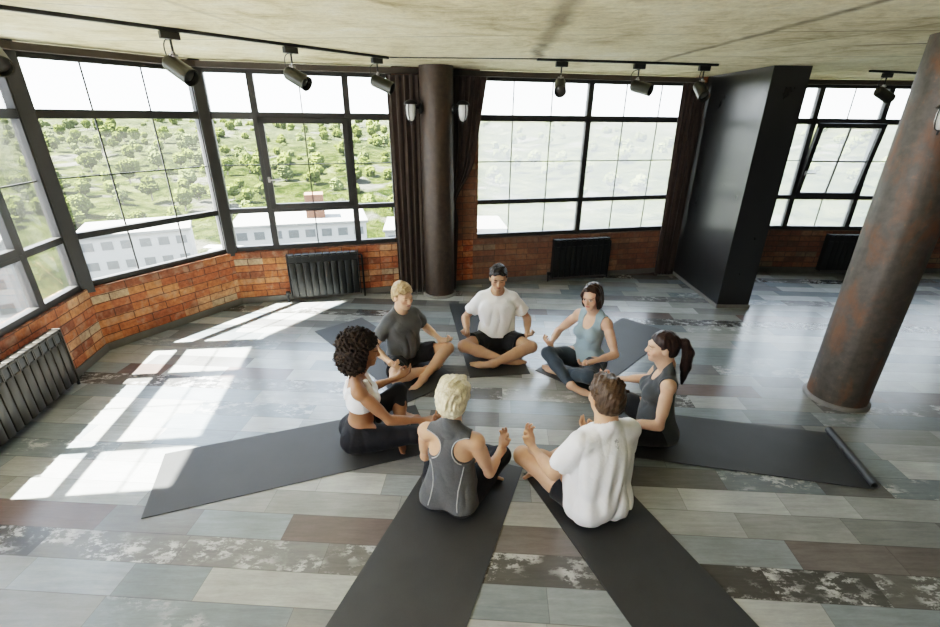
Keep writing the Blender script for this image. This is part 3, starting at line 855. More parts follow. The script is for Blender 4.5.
def floor_surface():
    th = math.radians(-3.0); ROW = .185
    r = random.Random(12)
    light = [(0.349, 0.359, 0.348), (0.312, 0.325, 0.312), (0.386, 0.398, 0.389), (0.326, 0.332, 0.312), (0.275, 0.286, 0.276)]
    blue = [(0.168, 0.195, 0.209), (0.198, 0.226, 0.237), (0.235, 0.261, 0.27), (0.147, 0.168, 0.176)]
    grey = [(0.207, 0.213, 0.207), (0.156, 0.158, 0.158), (0.252, 0.258, 0.248), (0.123, 0.124, 0.122)]
    red = [(0.143, 0.11, 0.101), (0.152, 0.124, 0.115), (0.136, 0.122, 0.116), (0.119, 0.096, 0.089)]
    dark = [(.085, .083, .080), (.115, .112, .105), (.07, .068, .065), (.15, .15, .145)]
    kinds = {0:'G', 1:'L', 2:'M', 3:'B', 4:'L', 5:'G', 6:'B', 7:'D', 8:'R'}
    bm = bmesh.new(); cl = bm.loops.layers.float_color.new('plank'); ex = bm.loops.layers.float_color.new('plank_info')
    R = Matrix.Rotation(th, 3, 'Z')
    X0, X1 = -4.6, 9.2
    for row in range(-36, 32):
        y0 = 1.98+row*ROW; y1 = y0+ROW
        k = kinds[row % 9]
        x = X0-r.uniform(0, 1.0); left = 0
        while x < X1:
            L = r.choice([.42, .55, .62, .80, .95])
            kk = k
            if r.random() < .22: kk = r.choice('GLBM')
            if kk == 'L': c = r.choice(light if r.random() < .75 else blue); dst = .0
            elif kk == 'B': c = r.choice(blue if r.random() < .7 else light); dst = .0
            elif kk == 'G': c = r.choice(grey if r.random() < .7 else light); dst = .0
            elif kk == 'R': c = r.choice(red if r.random() < .72 else grey); dst = .0
            elif kk == 'D': c = r.choice(dark); dst = r.uniform(.6, 1.0)
            else: c = r.choice(grey+blue); dst = r.choice([0, .35, .7])
            j = r.uniform(.9, 1.1)
            vs = [bm.verts.new(R @ Vector(p)) for p in ((x, y0, 0), (x+L, y0, 0), (x+L, y1, 0), (x, y1, 0))]
            f = bm.faces.new(vs)
            sd_ = r.random()
            for lo, (u, v) in zip(f.loops, ((0, 0), (1, 0), (1, 1), (0, 1))):
                lo[cl] = (c[0]*j, c[1]*j, c[2]*j, dst)
                lo[ex] = (u*L, v*ROW, L, sd_)
            x += L
    me = bpy.data.meshes.new('floor'); bm.to_mesh(me); bm.free()
    t = NT('distressed_laminate'); c = t.coord()
    a = t.n('Attribute', attribute_name='plank'); col = a.outputs['Color']; dst = a.outputs['Alpha']
    b = t.n('Attribute', attribute_name='plank_info'); u, v, L = t.sep(b.outputs['Vector']); sd_ = b.outputs['Alpha']
    off = t.comb(t.math('MULTIPLY', sd_, 37.), t.math('MULTIPLY', sd_, 91.), 0.)
    cc = t.vmath('ADD', c, off)
    grain = t.noise(t.mul(cc, (2.2, 20, 1)), 2.0, 5, .6, .5); k = t.math('MULTIPLY', t.rng(grain, .3, .7, .86, 1.13), t.rng(t.noise(t.mul(cc, (1, 3, 1)), 34, 4, .7), .3, .7, .93, 1.07))
    cloud = t.noise(cc, 3.2, 3); k2 = t.rng(cloud, .3, .7, .85, 1.13)
    kk = t.math('MULTIPLY', k, k2)
    col = t.vmath('MULTIPLY', col, t.comb(kk, kk, kk))
    wear = t.noise(t.mul(cc, (1.0, 1.9, 1)), 10.0, 9, .74, .1)
    wm = t.math('MULTIPLY', t.rng(wear, .50, .56), t.rng(t.noise(t.mul(cc, (1, 1.5, 1)), 3.4, 2), .42, .56))
    wm = t.math('MULTIPLY', wm, dst)
    col = t.mix(t.math('MULTIPLY', wm, .95), col, (.58, .58, .57))
    e1 = t.math('MINIMUM', v, t.math('SUBTRACT', .185, v)); e2 = t.math('MINIMUM', u, t.math('SUBTRACT', L, u))
    gap = t.rng(t.math('MINIMUM', e1, t.math('MULTIPLY', e2, 1.6)), .0, .0035, 1., 0.)
    col = t.mix(t.math('MULTIPLY', gap, .7), col, (.035, .032, .03))
    h = t.math('SUBTRACT', t.math('MULTIPLY', grain, .25), gap)
    t.bsdf(col, .24, 0, None, .75)
    me.materials.append(t.m)
    o = bpy.data.objects.new('floor', me); link(o); tag(o, kind='structure')
    # the slab below, so the floor is a closed body
    return o

def seg(P, Q):
    dx, dy = Q[0]-P[0], Q[1]-P[1]
    return math.hypot(dx, dy), math.atan2(dy, dx)

def low_wall(name, P, Q, h=SILL, mat=None, x0=0., x1=None):
    L, a = seg(P, Q)
    o = MB().box((x0, 0, 0), (L if x1 is None else x1, .22, h)).build(name, mat or M_brick, None, loc=(P[0], P[1], 0), rz=a)
    return tag(o, kind='structure')
def skirting(name, P, Q, x0=0., x1=None):
    L, a = seg(P, Q)
    o = MB().box((x0, -.016, 0), (L if x1 is None else x1, .0, .075), .003).build(name, M_skirt, None, loc=(P[0], P[1], 0), rz=a)
    return tag(o, kind='structure')
M_skirt = plain('grey_skirting', (.11, .105, .095), .55, 0, .12, 9)

def glass_material(name, veil):
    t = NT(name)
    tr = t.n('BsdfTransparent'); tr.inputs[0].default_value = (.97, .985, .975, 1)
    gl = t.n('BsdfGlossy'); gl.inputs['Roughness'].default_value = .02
    tl = t.n('BsdfTranslucent'); tl.inputs[0].default_value = (1, 1, .95, 1)  # translucent white share imitates outdoor haze and glare in the pane
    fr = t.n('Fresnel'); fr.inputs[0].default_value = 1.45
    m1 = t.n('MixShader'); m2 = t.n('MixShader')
    t.put(m1.inputs[0], veil); t.t.links.new(tr.outputs[0], m1.inputs[1]); t.t.links.new(tl.outputs[0], m1.inputs[2])
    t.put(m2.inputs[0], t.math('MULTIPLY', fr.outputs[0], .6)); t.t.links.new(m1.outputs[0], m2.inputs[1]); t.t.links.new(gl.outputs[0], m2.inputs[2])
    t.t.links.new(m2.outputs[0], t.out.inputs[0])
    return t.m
M_glass = glass_material('window_glass', .005)
M_glass2 = glass_material('haze_veil_glass', .16)

def window(name, P, Q, mull, thin, opening=None, lowbar=(1.115, 1.175), trans=(2.15, 2.225), glass=None, thinz=1.66, tilt=0.):
    """mull: x of thick posts, thin: x of slim glazing bars, opening: (x0,x1) of the casement"""
    L, a = seg(P, Q)
    root = empty(name, (P[0], P[1], 0), a); tag(root, kind='structure')
    y0, y1 = .035, .105
    f = MB()
    f.box((0, y0, SILL-.005), (L, y1, SILL+.055), .004); f.box((0, y0, HEAD-.075), (L, y1, HEAD), .004)
    f.box((0, y0, SILL), (.055, y1, HEAD), .004); f.box((L-.055, y0, SILL), (L, y1, HEAD), .004)
    f.box((0, y0+.002, lowbar[0]), (L, y1-.002, lowbar[1]), .004); f.box((0, y0+.002, trans[0]), (L, y1-.002, trans[1]), .004)
    for x in mull: f.box((x-.036, y0-.001, SILL), (x+.036, y1+.001, HEAD), .004)
    f.build('frame', M_frame, root)
    yc = .075
    g = MB()
    for x in thin:
        if not (opening and opening[0] < x < opening[1] and tilt):
            g.box((x-.0065, yc-.005, SILL+.04), (x+.0065, yc+.005, HEAD-.05))
        else:
            g.box((x-.0065, yc-.005, SILL+.04), (x+.0065, yc+.005, lowbar[0])); g.box((x-.0065, yc-.005, trans[1]), (x+.0065, yc+.005, HEAD-.05))
    segs = [(0, L)]
    if opening and tilt: segs = [(0, opening[0]), (opening[1], L)]
    for s0, s1 in segs: g.box((s0, yc-.005, thinz-.006), (s1, yc+.005, thinz+.006))
    g.build('glazing_bars', M_frame, root)
    p = MB()
    if opening and tilt:
        for lo, hi in (((.03, yc-.003, SILL+.03), (opening[0], yc+.003, HEAD-.04)), ((opening[1], yc-.003, SILL+.03), (L-.03, yc+.003, HEAD-.04)),
                       ((opening[0], yc-.003, SILL+.03), (opening[1], yc+.003, lowbar[0]+.02)), ((opening[0], yc-.003, trans[1]-.02), (opening[1], yc+.003, HEAD-.04))):
            p.box(lo, hi)
    else: p.box((.03, yc-.003, SILL+.03), (L-.03, yc+.003, HEAD-.04))
    p.build('pane', glass or M_glass, root)
    if opening:
        x0, x1 = opening[0]+.012, opening[1]-.012; z0, z1 = lowbar[1]-.020, trans[0]+.020
        s = empty('sash', (0, .03, z0), 0, root); s.rotation_euler = (tilt, 0, 0)
        m = MB(); H = z1-z0
        m.box((x0, -.012, 0), (x0+.062, .05, H), .004); m.box((x1-.062, -.012, 0), (x1, .05, H), .004)
        m.box((x0, -.012, 0), (x1, .05, .062), .004); m.box((x0, -.012, H-.062), (x1, .05, H), .004)
        if tilt:
            m.box(((x0+x1)/2-.010, .02, .03), ((x0+x1)/2+.010, .044, H-.03)); m.box((x0+.03, .02, thinz-z0-.010), (x1-.03, .044, thinz-z0+.010))
            MB().box((x0+.04, .03, .04), (x1-.04, .036, H-.04)).build('sash_pane', glass or M_glass, s)
        m.build('sash_frame', M_frame, s)
        h = MB(); h.box((x0+.018, -.030, H*.34-.03), (x0+.044, -.010, H*.34+.03), .003); h.tube([(x0+.031, -.02, H*.34), (x0+.031, -.052, H*.34), (x0+.050, -.056, H*.34), (x0+.15, -.056, H*.34)], .0075, 8)
        h.build('window_handle', M_chrome, s, True)
    return root
M_chrome = plain('satin_metal', (.35, .34, .33), .3, .9, .05)

def radiator(P, Q, x0, width, label, mat, h=.555, pipes=(1,)):
    L, a = seg(P, Q)
    root = empty('radiator', (P[0], P[1], 0), a)
    tag(root, label, 'radiator', 'radiators under the windows')
    off = -.125; d = .085; zb = .065
    n = max(6, round(width/.082)); w = width/n
    m = MB(); v = MB(); bk = MB()
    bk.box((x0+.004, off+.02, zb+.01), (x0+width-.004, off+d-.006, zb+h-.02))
    for i in range(n):
        xa = x0+i*w
        m.box((xa+.004, off, zb), (xa+w-.004, off+.030, zb+h-.105), .009)
        m.box((xa+.004, off+d-.02, zb), (xa+w-.004, off+d, zb+h-.02), .006)
        m.box((xa+.002, off+.002, zb+h-.028), (xa+w-.002, off+d, zb+h), .010)
        m.box((xa+.002, off+.004, zb+h-.115), (xa+.012, off+d-.01, zb+h-.015)); m.box((xa+w-.012, off+.004, zb+h-.115), (xa+w-.002, off+d-.01, zb+h-.015))
    v.box((x0+.006, off+.010, zb+h-.108), (x0+width-.006, off+.018, zb+h-.030))  # plain black strip standing in for the shade inside the top slots
    m.build('radiator_sections', mat, root, True)
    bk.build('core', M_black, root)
    v.build('slot_shade_strip', M_black, root)
    for xe in (x0-.014, x0+width+.002):
        MB().box((xe, off-.004, zb-.012), (xe+.012, off+d+.002, zb+h+.004), .004).build('end_panel', mat, root)
    for s in pipes:
        xs = x0-.05 if s < 0 else x0+width+.055
        xe = x0 if s < 0 else x0+width
        p = MB(); yy = off+.045
        if s > 0: p.tube([(xe, yy, zb+h-.05), (xs-.015, yy, zb+h-.05), (xs, yy, zb+h-.065), (xs, yy, .0)], .012, 10)
        else:
            p.tube([(xe, yy, zb+.05), (xs, yy, zb+.05), (xs-.01, yy, zb+.04), (xs-.01, yy, .0)], .013, 10); p.box((xs-.03, yy-.022, zb+.026), (xs+.02, yy+.022, zb+.076), .008)
        p.build('pipe', M_black, root, True)
    return root

def curtain(x0, y0, x1, y1, label, wt, wb, nf, seed, ztop=2.63, tie=None, depth=.055, sh=None):
    """a pleated hanging between two floor points; wt/wb: how much of the span is used at the head and the hem (from, to)"""
    r = random.Random(seed)
    L, a = math.hypot(x1-x0, y1-y0), math.atan2(y1-y0, x1-x0)
    bm = bmesh.new(); nu, nv = nf*10, 44
    rows = []
    ph = [r.uniform(-.6, .6) for _ in range(nf+2)]; am = [r.uniform(.6, 1.2) for _ in range(nf+2)]
    for j in range(nv+1):
        v = j/nv; z = .015+(ztop-.015)*v
        f0, f1 = wb[0]+(wt[0]-wb[0])*v, wb[1]+(wt[1]-wb[1])*v
        if tie:
            zt, t0, t1 = tie
            k = math.exp(-((z-zt)/.30)**2) if z > zt else max(math.exp(-((z-zt)/.30)**2), .75)
            f0 += (t0-f0)*k; f1 += (t1-f1)*k
        row = []
        for i in range(nu+1):
            u = i/nu; q = u*nf; c = int(min(q, nf-1))
            am_ = am[c]*(1-(q-c))+am[c+1]*(q-c)
            yy = math.sin(q*2*PI+ph[c]*0+.5*math.sin(v*2.2+c))*depth*.5*am_*(1-.35*v)
            row.append(bm.verts.new((L*(f0+(f1-f0)*u)+.006*math.sin(q*9+v*4), yy, z)))
        rows.append(row)
    for p, q in zip(rows, rows[1:]):
        for i in range(nu): bm.faces.new((p[i], p[i+1], q[i+1], q[i]))
    bmesh.ops.solidify(bm, geom=bm.faces[:], thickness=.006)
    me = bpy.data.meshes.new('curtain'); bm.to_mesh(me); bm.free()
    for p in me.polygons: p.use_smooth = True
    me.materials.append(M_curtain)
    o = bpy.data.objects.new('curtain', me); link(o); o.location = (x0, y0, 0); o.rotation_euler = (0, 0, a)
    return tag(o, label, 'curtain', 'long brown curtains')
M_curtain = fabric('brown_velvet', (.066, .046, .037), .8, .12, 200, .1, .35)

def rust_material(name, base, rust, amount, rough=.5, top=2.72):
    t = NT(name); c = t.coord(); x, y, z = t.sep(c)
    n1 = t.noise(t.mul(c, (1, 1, .55)), 4.2, 6, .65, .5); n2 = t.noise(c, 17, 5, .65); n3 = t.noise(t.mul(c, (6, 6, .5)), 3, 3)
    k = t.rng(n2, .3, .7, .72, 1.25)
    col = t.vmath('MULTIPLY', tuple(base), t.comb(k, k, k))
    m = t.math('MULTIPLY', t.rng(n1, .50, .66), amount)
    col = t.mix(m, col, rust)
    col = t.mix(t.rng(n3, .5, .75, 0, .4), col, tuple(v*.4 for v in base))
    col = t.mix(t.rng(n2, .62, .75, 0, amount*.5), col, tuple(v*1.5 for v in rust))
    t.bsdf(col, t.rng(n1, .3, .7, rough-.12, rough+.15), .35, t.bump(n2, .25, .006), .5)
    return t.m

def column(name, x, y, r, mat, cap, label=None):
    root = empty(name, (x, y, 0)); tag(root, kind='structure')
    MB().lathe([(r, 0.), (r, CEIL)], 64).build('shaft', mat, root, True)
    MB().lathe([(r+.001, 0), (r+.022, 0), (r+.022, .020), (r+.012, .032), (r+.001, .034)], 64).build('base_ring', cap, root, True)
    return root

def sconce(x, y, z, ax, label, sc=1.4):
    """a small marine wall lantern on a column face; ax = heading away from the column"""
    root = empty('wall_lantern', (x, y, z), ax); root.scale = (sc, sc, sc)
    tag(root, label, 'wall lamp', 'wall lanterns on the columns')
    b = MB(); M = Matrix.Rotation(PI/2, 4, 'Y')
    b.lathe([(.040, 0), (.040, .012), (.02, .022)], 20, M); b.tube([(.01, 0, .0), (.055, 0, .012), (.085, 0, .045)], .009, 8)
    b.build('wall_bracket', M_black, root, True)
    MB().lathe([(.006, .066), (.034, .058), (.052, .040), (.056, .030), (.040, .028)], 24, Matrix.Translation((.085, 0, 0))).build('cap', M_black, root, True)
    MB().lathe([(.036, .030), (.040, .0), (.037, -.045), (.026, -.080), (.010, -.094)], 24, Matrix.Translation((.085, 0, 0))).build('glass_globe', M_milk, root, True)
    c = MB()
    for k in range(4):
        a = k*PI/2+PI/4; ca, sa = math.cos(a), math.sin(a)
        c.tube([(.085+.042*ca, .042*sa, .03), (.085+.046*ca, .046*sa, 0), (.085+.042*ca, .042*sa, -.05), (.085+.028*ca, .028*sa, -.088), (.085, 0, -.104)], .0035, 6)
    c.tube([(.085, 0, -.09), (.085, 0, -.125)], [.010, .004], 8)
    c.build('guard_cage', M_black, root, True)
    return root
M_milk = plain('frosted_lamp_glass', (.72, .72, .68), .2, 0, .03)
M_lens = plain('lamp_lens', (.09, .085, .075), .12, .5, .05)

def track(p, q, label):
    m = MB(); m.bar(p, q, .034, .022, (0, 0, 1), .003)
    o = m.build('ceiling_track', M_black); 
    return tag(o, label, 'lighting track', 'lighting tracks on the ceiling')

def spot(mx, my, aim, label, drop=.135, ln=.20, r=.056):
    """track spotlight; mx,my: where the adapter clips on; aim: direction of the beam"""
    z = CEIL-.024
    root = empty('track_spotlight', (mx, my, z)); tag(root, label, 'spotlight', 'spotlights on the ceiling tracks')
    d = Vector(aim).normalized(); yaw = math.atan2(d.y, d.x)
    T = Matrix.Rotation(TRACK_YAW.get(label, 0), 4, 'Z')
    MB().box((-.060, -.020, -.045), (.060, .020, 0), .004, T).build('adapter', M_black, root)
    MB().tube([(0, 0, -.04), (0, 0, -drop)], .0075, 8).build('stem', M_black, root, True)
    piv = Vector((0, 0, -drop))
    x = Vector((0, 0, 1)).cross(d).normalized(); y = d.cross(x)
    M = Matrix((x, y, d)).transposed().to_4x4(); M.translation = piv + d*.075 - y*(r+.006)
    h = MB(); h.lathe([(r*.72, -.115), (r*.95, -.10), (r, -.085), (r, .087), (r*1.04, .09), (r*1.04, .10), (r*.90, .10), (r*.86, .07), (.01, .06)], 28, M)
    h.build('lamp_housing', M_bronze, root, True)
    MB().lathe([(r*.84, .071), (r*.60, .078), (.012, .082)], 20, M).build('lens', M_lens, root, True)
    b = MB(); b.bar(piv+Vector((0, 0, .02)), piv+Vector((0, 0, -.012)), .030, .012); b.tube([piv-x*.03, piv+x*.03], .007, 8)
    b.build('yoke', M_chrome, root, True)
    back = M @ Vector((0, .0, -.09)); up = M @ Vector((0, r*.5, -.11))
    cpts = [Vector((0.012, 0, -.045)), Vector((0, 0, -.07))-d*.05, Vector((0, 0, -.12))-d*.08, up-d*.02, back]
    pts = []
    for i in range(len(cpts)-1):
        p0, p1, p2, p3 = cpts[max(i-1, 0)], cpts[i], cpts[i+1], cpts[min(i+2, len(cpts)-1)]
        for k in range(5):
            t = k/5; pts.append(.5*((2*p1)+(-p0+p2)*t+(2*p0-5*p1+4*p2-p3)*t*t+(-p0+3*p1-3*p2+p3)*t**3))
    MB().tube(pts, .0038, 6).build('cord', M_black, root, True)
    return root
TRACK_YAW = {}
M_bronze = plain('bronze_lamp_paint', (.024, .023, .015), .4, .4, .1, 20)

def mat_obj(c, ax, length, width, label, curl=False, seed=1):
    """exercise mat: c = middle of the end nearest the circle, ax = unit direction away from it"""
    r = random.Random(seed); a = math.atan2(ax[1], ax[0])
    bm = bmesh.new(); nu, nv = 46, 12; th = .005
    rows = []
    for i in range(nu+1):
        u = i/nu*length
        row = []
        for j in range(nv+1):
            v = (j/nv-.5)*width
            z = .0015+ .0006*math.sin(u*5+v*7+seed)
            if curl is False and i == nu: z += .0
            row.append(bm.verts.new((u, v, z+th)))
        rows.append(row)
    if curl:
        R0 = .030
        for k in range(1, 34):
            t = k/33*2*PI*1.55; R = R0-.0055*t/(2*PI)*1.2
            row = []
            for j in range(nv+1):
                v = (j/nv-.5)*width
                row.append(bm.verts.new((length+R*math.sin(t), v, .0015+th+R0-R*math.cos(t)+.003)))
            rows.append(row)
    for p, q in zip(rows, rows[1:]):
        for j in range(nv): bm.faces.new((p[j], p[j+1], q[j+1], q[j]))
    bmesh.ops.recalc_face_normals(bm, faces=bm.faces)
    bmesh.ops.solidify(bm, geom=bm.faces[:], thickness=th*.95)
    me = bpy.data.meshes.new('yoga_mat'); bm.to_mesh(me); bm.free()
    for p in me.polygons: p.use_smooth = True
    try: me.set_sharp_from_angle(angle=math.radians(40))
    except Exception: pass
    zmin = min(v.co.z for v in me.vertices)
    for v in me.vertices: v.co.z -= zmin-.0008
    me.materials.append(M_mat)
    o = bpy.data.objects.new('yoga_mat', me); link(o); o.location = (c[0], c[1], 0); o.rotation_euler = (0, 0, a)
    return tag(o, label, 'yoga mat', 'yoga mats laid out like a star')
def mat_material():
    t = NT('charcoal_rubber'); c = t.coord()
    n = t.noise(c, 5, 4); g = t.noise(c, 420, 2); k = t.math('ADD', t.rng(n, .3, .7, .88, 1.1), t.rng(g, .3, .7, -.12, .12))
    col = t.vmath('MULTIPLY', (.030, .031, .032), t.comb(k, k, k))
    t.bsdf(col, .55, 0, t.bump(g, .25, .002), .45)
    return t.m
M_mat = mat_material()
# ---------------------------------------------------------------- beyond the windows
def foliage_mat(name, c1, c2):
    t = NT(name); c = t.coord(); i = t.n('ObjectInfo').outputs['Random']
    f = t.noise(c, 1.1, 5, .7); col = t.mix(t.rng(f, .35, .65), c1, c2)
    k = t.rng(i, 0, 1, .75, 1.3); col = t.vmath('MULTIPLY', col, t.comb(k, k, t.math('MULTIPLY', k, .9)))
    t.bsdf(col, 1., 0, t.bump(f, .6, .4), 0.)
    return t.m
def hill_z(d):
    return -32 + 30*min(1, max(0, (d-60)/260))**.8

from mathutils import noise
def make_outside():
    r = random.Random(4)
    # the hillside: a ring sector rising away from the building
    bm = bmesh.new(); na, nd = 150, 70; rows = []
    for j in range(nd+1):
        d = 18+(j/nd)**1.5*1150
        row = []
        for i in range(na+1):
            a = math.radians(-80+i/na*160)
            z = hill_z(d)+1.6*math.sin(a*9+d*.02)*min(1, d/200)+(noise.noise(Vector((d*math.sin(a)*.09, d*math.cos(a)*.09, 0)))*1.6 if d > 55 else 0)
            row.append(bm.verts.new((d*math.sin(a), d*math.cos(a), z)))
        rows.append(row)
    for p, q in zip(rows, rows[1:]):
        for i in range(na): bm.faces.new((p[i], p[i+1], q[i+1], q[i]))
    me = bpy.data.meshes.new('hillside'); bm.to_mesh(me); bm.free()
    for p in me.polygons: p.use_smooth = True
    t = NT('hazy_hillside'); c = t.coord(); x, y, z = t.sep(c)
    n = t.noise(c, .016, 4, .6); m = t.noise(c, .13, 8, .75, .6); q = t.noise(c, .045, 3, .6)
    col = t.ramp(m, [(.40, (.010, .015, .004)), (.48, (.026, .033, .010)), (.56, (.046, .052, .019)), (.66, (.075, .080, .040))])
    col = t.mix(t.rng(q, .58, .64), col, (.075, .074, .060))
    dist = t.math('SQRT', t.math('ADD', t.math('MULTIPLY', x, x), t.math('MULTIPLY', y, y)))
    col = t.mix(t.math('MULTIPLY', t.rng(dist, 180, 520), t.rng(n, .35, .6, .35, .8)), col, (.095, .095, .084))  # distance haze painted in: far ground mixed towards a pale grey
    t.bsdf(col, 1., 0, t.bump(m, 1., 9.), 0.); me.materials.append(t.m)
    o = bpy.data.objects.new('hillside', me); link(o); tag(o, kind='structure')
    # trees
    mats = [foliage_mat('spring_leaves', (.022, .030, .008), (.064, .074, .024)), foliage_mat('haze_pale_leaves', (.032, .040, .015), (.070, .080, .036)), foliage_mat('grey_green_leaves', (.024, .031, .010), (.060, .068, .027))]  # paler leaf set carries far haze in its colour, mostly for right-hand windows
    bark = plain('bark', (.16, .13, .10), .9)
    meshes = []
    for k in range(4):
        m = MB(); rr = random.Random(20+k)
        m.tube([(0, 0, 0), (.05, 0, 1.6), (0, .1, 3.2)], [.28, .22, .12], 7)
        nb = len(m.b.faces)
        for q in range(9):
            a = rr.uniform(0, 6.28); R = rr.uniform(0, 2.0) if q else 0
            res = bmesh.ops.create_icosphere(m.b, subdivisions=3, radius=rr.uniform(1.3, 2.2))
            cz = 3.2+rr.uniform(0, 2.6)*(1-R/4.5)
            for v in res['verts']:
                p = v.co.copy(); w = 1+.16*math.sin(p.x*4+q)+.14*math.sin(p.y*5+1+q)+.12*math.sin(p.z*6+p.x*3+q)
                v.co = Vector((p.x*w+R*math.cos(a), p.y*w+R*math.sin(a), p.z*w*.85+cz))
        for i, f in enumerate(m.b.faces):
            f.material_index = 0 if i < nb else 1
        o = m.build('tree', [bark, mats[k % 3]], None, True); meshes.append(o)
    def in_view(p):
        x, y, z = p[0], p[1], p[2]-2.2
        c, s = math.cos(math.radians(23.3)), math.sin(math.radians(23.3))
        fw = y*c-z*s; up = y*s+z*c
        return 470+457*x/fw, 313.5-457*up/fw
    used = [False]*4; n = 0; tries = 0
    spots = []
    while n < 290 and tries < 30000:
        tries += 1
        a = math.radians(r.uniform(-47, 52)); d = 62+r.random()**1.3*250
        x, y = d*math.sin(a), d*math.cos(a); z = hill_z(d)-.5
        px, py = in_view((x, y, z+4))
        ok = (-5 < px < 395 and 112 < py < 225) or (478 < px < 685 and 112 < py < 185 and r.random() < .3) or (782 < px < 905 and 114 < py < 170 and r.random() < .2)
        if not ok: continue
        sc = r.uniform(.42, .9)
        if any((x-u)**2+(y-v)**2 < (3.7*(sc+w_))**2 for u, v, w_ in spots): continue
        if any(bx0-3 < x < bx1+3 and by0-3 < y < by1+3 for bx0, bx1, by0, by1 in BLD): continue
        spots.append((x, y, sc))
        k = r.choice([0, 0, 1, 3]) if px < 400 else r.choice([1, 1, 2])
        if used[k]:
            o = meshes[k].copy(); link(o)
        else: o = meshes[k]; used[k] = True
        o.location = (x, y, z); o.rotation_euler = (0, 0, r.uniform(0, 6.28)); o.scale = (sc, sc, sc*r.uniform(.85, 1.15))
        tag(o, 'leafy tree on the sunlit hillside beyond the windows', 'tree', 'trees on the hillside'); n += 1
    for k in range(4):
        if not used[k]: bpy.data.objects.remove(meshes[k])
    # buildings
    wall = plain('white_render', (.20, .197, .188), 1., 0, .05, .3); roofm = plain('pale_roofing', (.11, .108, .10), .9, 0, .08, .2)
    wind = plain('far_window_glass', (.04, .044, .046), .3, 0, .2, .6); orange = plain('terracotta_render', (.09, .036, .018), .9, 0, .05, .3)
    def building(cx, cy, w, d, h, rz, zb, label, floors, cols, roofbox=None, wm=None):
        b = empty('building', (cx, cy, zb), rz); tag(b, label, 'building')
        MB().box((-w/2, -d/2, 0), (w/2, d/2, h)).build('walls', wm or wall, b)
        MB().box((-w/2-.4, -d/2-.4, h), (w/2+.4, d/2+.4, h+.5), .05).build('roof', roofm, b)
        for f in range(floors):
            for k in range(cols):
                x = -w/2+(k+.5)*w/cols; z = h*(f+.35)/floors
                if f*cols+k < 80: MB().box((x-w/cols*.30, -d/2-.06, z), (x+w/cols*.30, -d/2+.05, z+h/floors*.42)).build('window', wind, b)
        if roofbox:
            x0, x1, bh = roofbox
            MB().box((x0, -d*.2, h+.5), (x1, d*.1, h+.5+bh)).build('stair_tower', orange, b)
        return b
    building(-70, 58, 13, 11, 17, .65, -31, 'white flat-roofed block seen through the narrow pane beside the corner post', 5, 5)
    building(-56, 76, 15, 11, 15.5, .50, -31, 'white apartment block with rows of windows low in the corner window', 5, 6)
    building(-34, 92, 24, 13, 14, .30, -31, 'long white building with a terracotta stair tower on its pale roof', 4, 8, (1, 4.5, 4.5))
    building(-6, 104, 26, 13, 10.5, .1, -31, 'low pale building below the casement window', 3, 8)
BLD = [(-78, -62, 50, 66), (-66, -46, 68, 85), (-48, -20, 82, 102), (-21, 9, 95, 113)]
# ---------------------------------------------------------------- build the room
floor_surface()
M_conc = concrete_material()
c = MB().poly([(-3.72, -3.2), (-3.72, 2.0), (-4.09, 4.18), (-3.18, 5.76), (3.1, 7.25), (8.7, 7.25), (8.7, -3.2)], CEIL, CEIL+.25).build('ceiling', M_conc); tag(c, kind='structure')  # unseen overhang past the left glazing, shaped to stop sun above the transom
M_plaster = plain('dark_plaster', (.10, .095, .09), .8, 0, .1, 4)

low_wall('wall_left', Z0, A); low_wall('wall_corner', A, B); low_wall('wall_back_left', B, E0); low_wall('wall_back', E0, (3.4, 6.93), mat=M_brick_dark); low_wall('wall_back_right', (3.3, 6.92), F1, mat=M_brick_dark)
for i, (P, Q) in enumerate(((Z0, A), (A, B), (B, E0), (E0, (3.4, 6.93)), ((3.3, 6.92), F1))): skirting('baseboard_'+('left', 'corner', 'back_left', 'back', 'back_right')[i], P, Q)
# the blind wall beside the camera, and the far side of the room behind it
tag(MB().box((-3.52, 1.0, 0), (-3.29, 2.0, CEIL)).build('wall_near', M_brick), kind='structure')
tag(MB().box((-3.52, -3.2, 0), (-3.29, 1.0, .66)).build('wall_near_low', M_brick), kind='structure')
tag(MB().box((8.4, -3.2, 0), (8.62, 7.2, CEIL)).build('wall_right', M_plaster), kind='structure')
tag(MB().box((-3.52, -3.4, 0), (8.62, -3.2, CEIL)).build('wall_behind', M_plaster), kind='structure')
window('window_1', Z0, A, (.50, 1.53), (1.015,), (.50, 1.53), thinz=1.66)
L1 = seg(A, B)[0]
window('window_2', A, B, (), (L1/3, 2*L1/3))
window('window_3', B, (-.93, 5.935), (.50, 1.50), (1.0,), (.50, 1.50))
L3 = seg(E0, E1)[0]
E1 = (3.06, 6.855); L3 = seg(E0, E1)[0]
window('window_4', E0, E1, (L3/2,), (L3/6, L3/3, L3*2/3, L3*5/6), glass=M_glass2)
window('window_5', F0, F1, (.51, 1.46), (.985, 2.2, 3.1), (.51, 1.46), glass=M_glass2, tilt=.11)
# posts where the glazing turns, and the strip of wall behind the round column
for i, (x, y, a) in enumerate(((A[0], A[1], .77), (B[0], B[1], .65))):
    o = MB().box((-.055, -.01, .62), (.055, .12, CEIL), .006).build('trim_'+str(i+1), M_frame, None, loc=(x, y, 0), rz=a); tag(o, kind='structure')
La, aa = seg(B, E0)
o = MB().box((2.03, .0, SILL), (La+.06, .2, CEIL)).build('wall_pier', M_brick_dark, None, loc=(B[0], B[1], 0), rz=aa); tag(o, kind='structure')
o = MB().box((0, .0, .6), (.5, .2, CEIL)).build('wall_pier_right', M_brick, None, loc=(E1[0], E1[1], 0), rz=seg(E0, E1)[1]); tag(o, kind='structure')
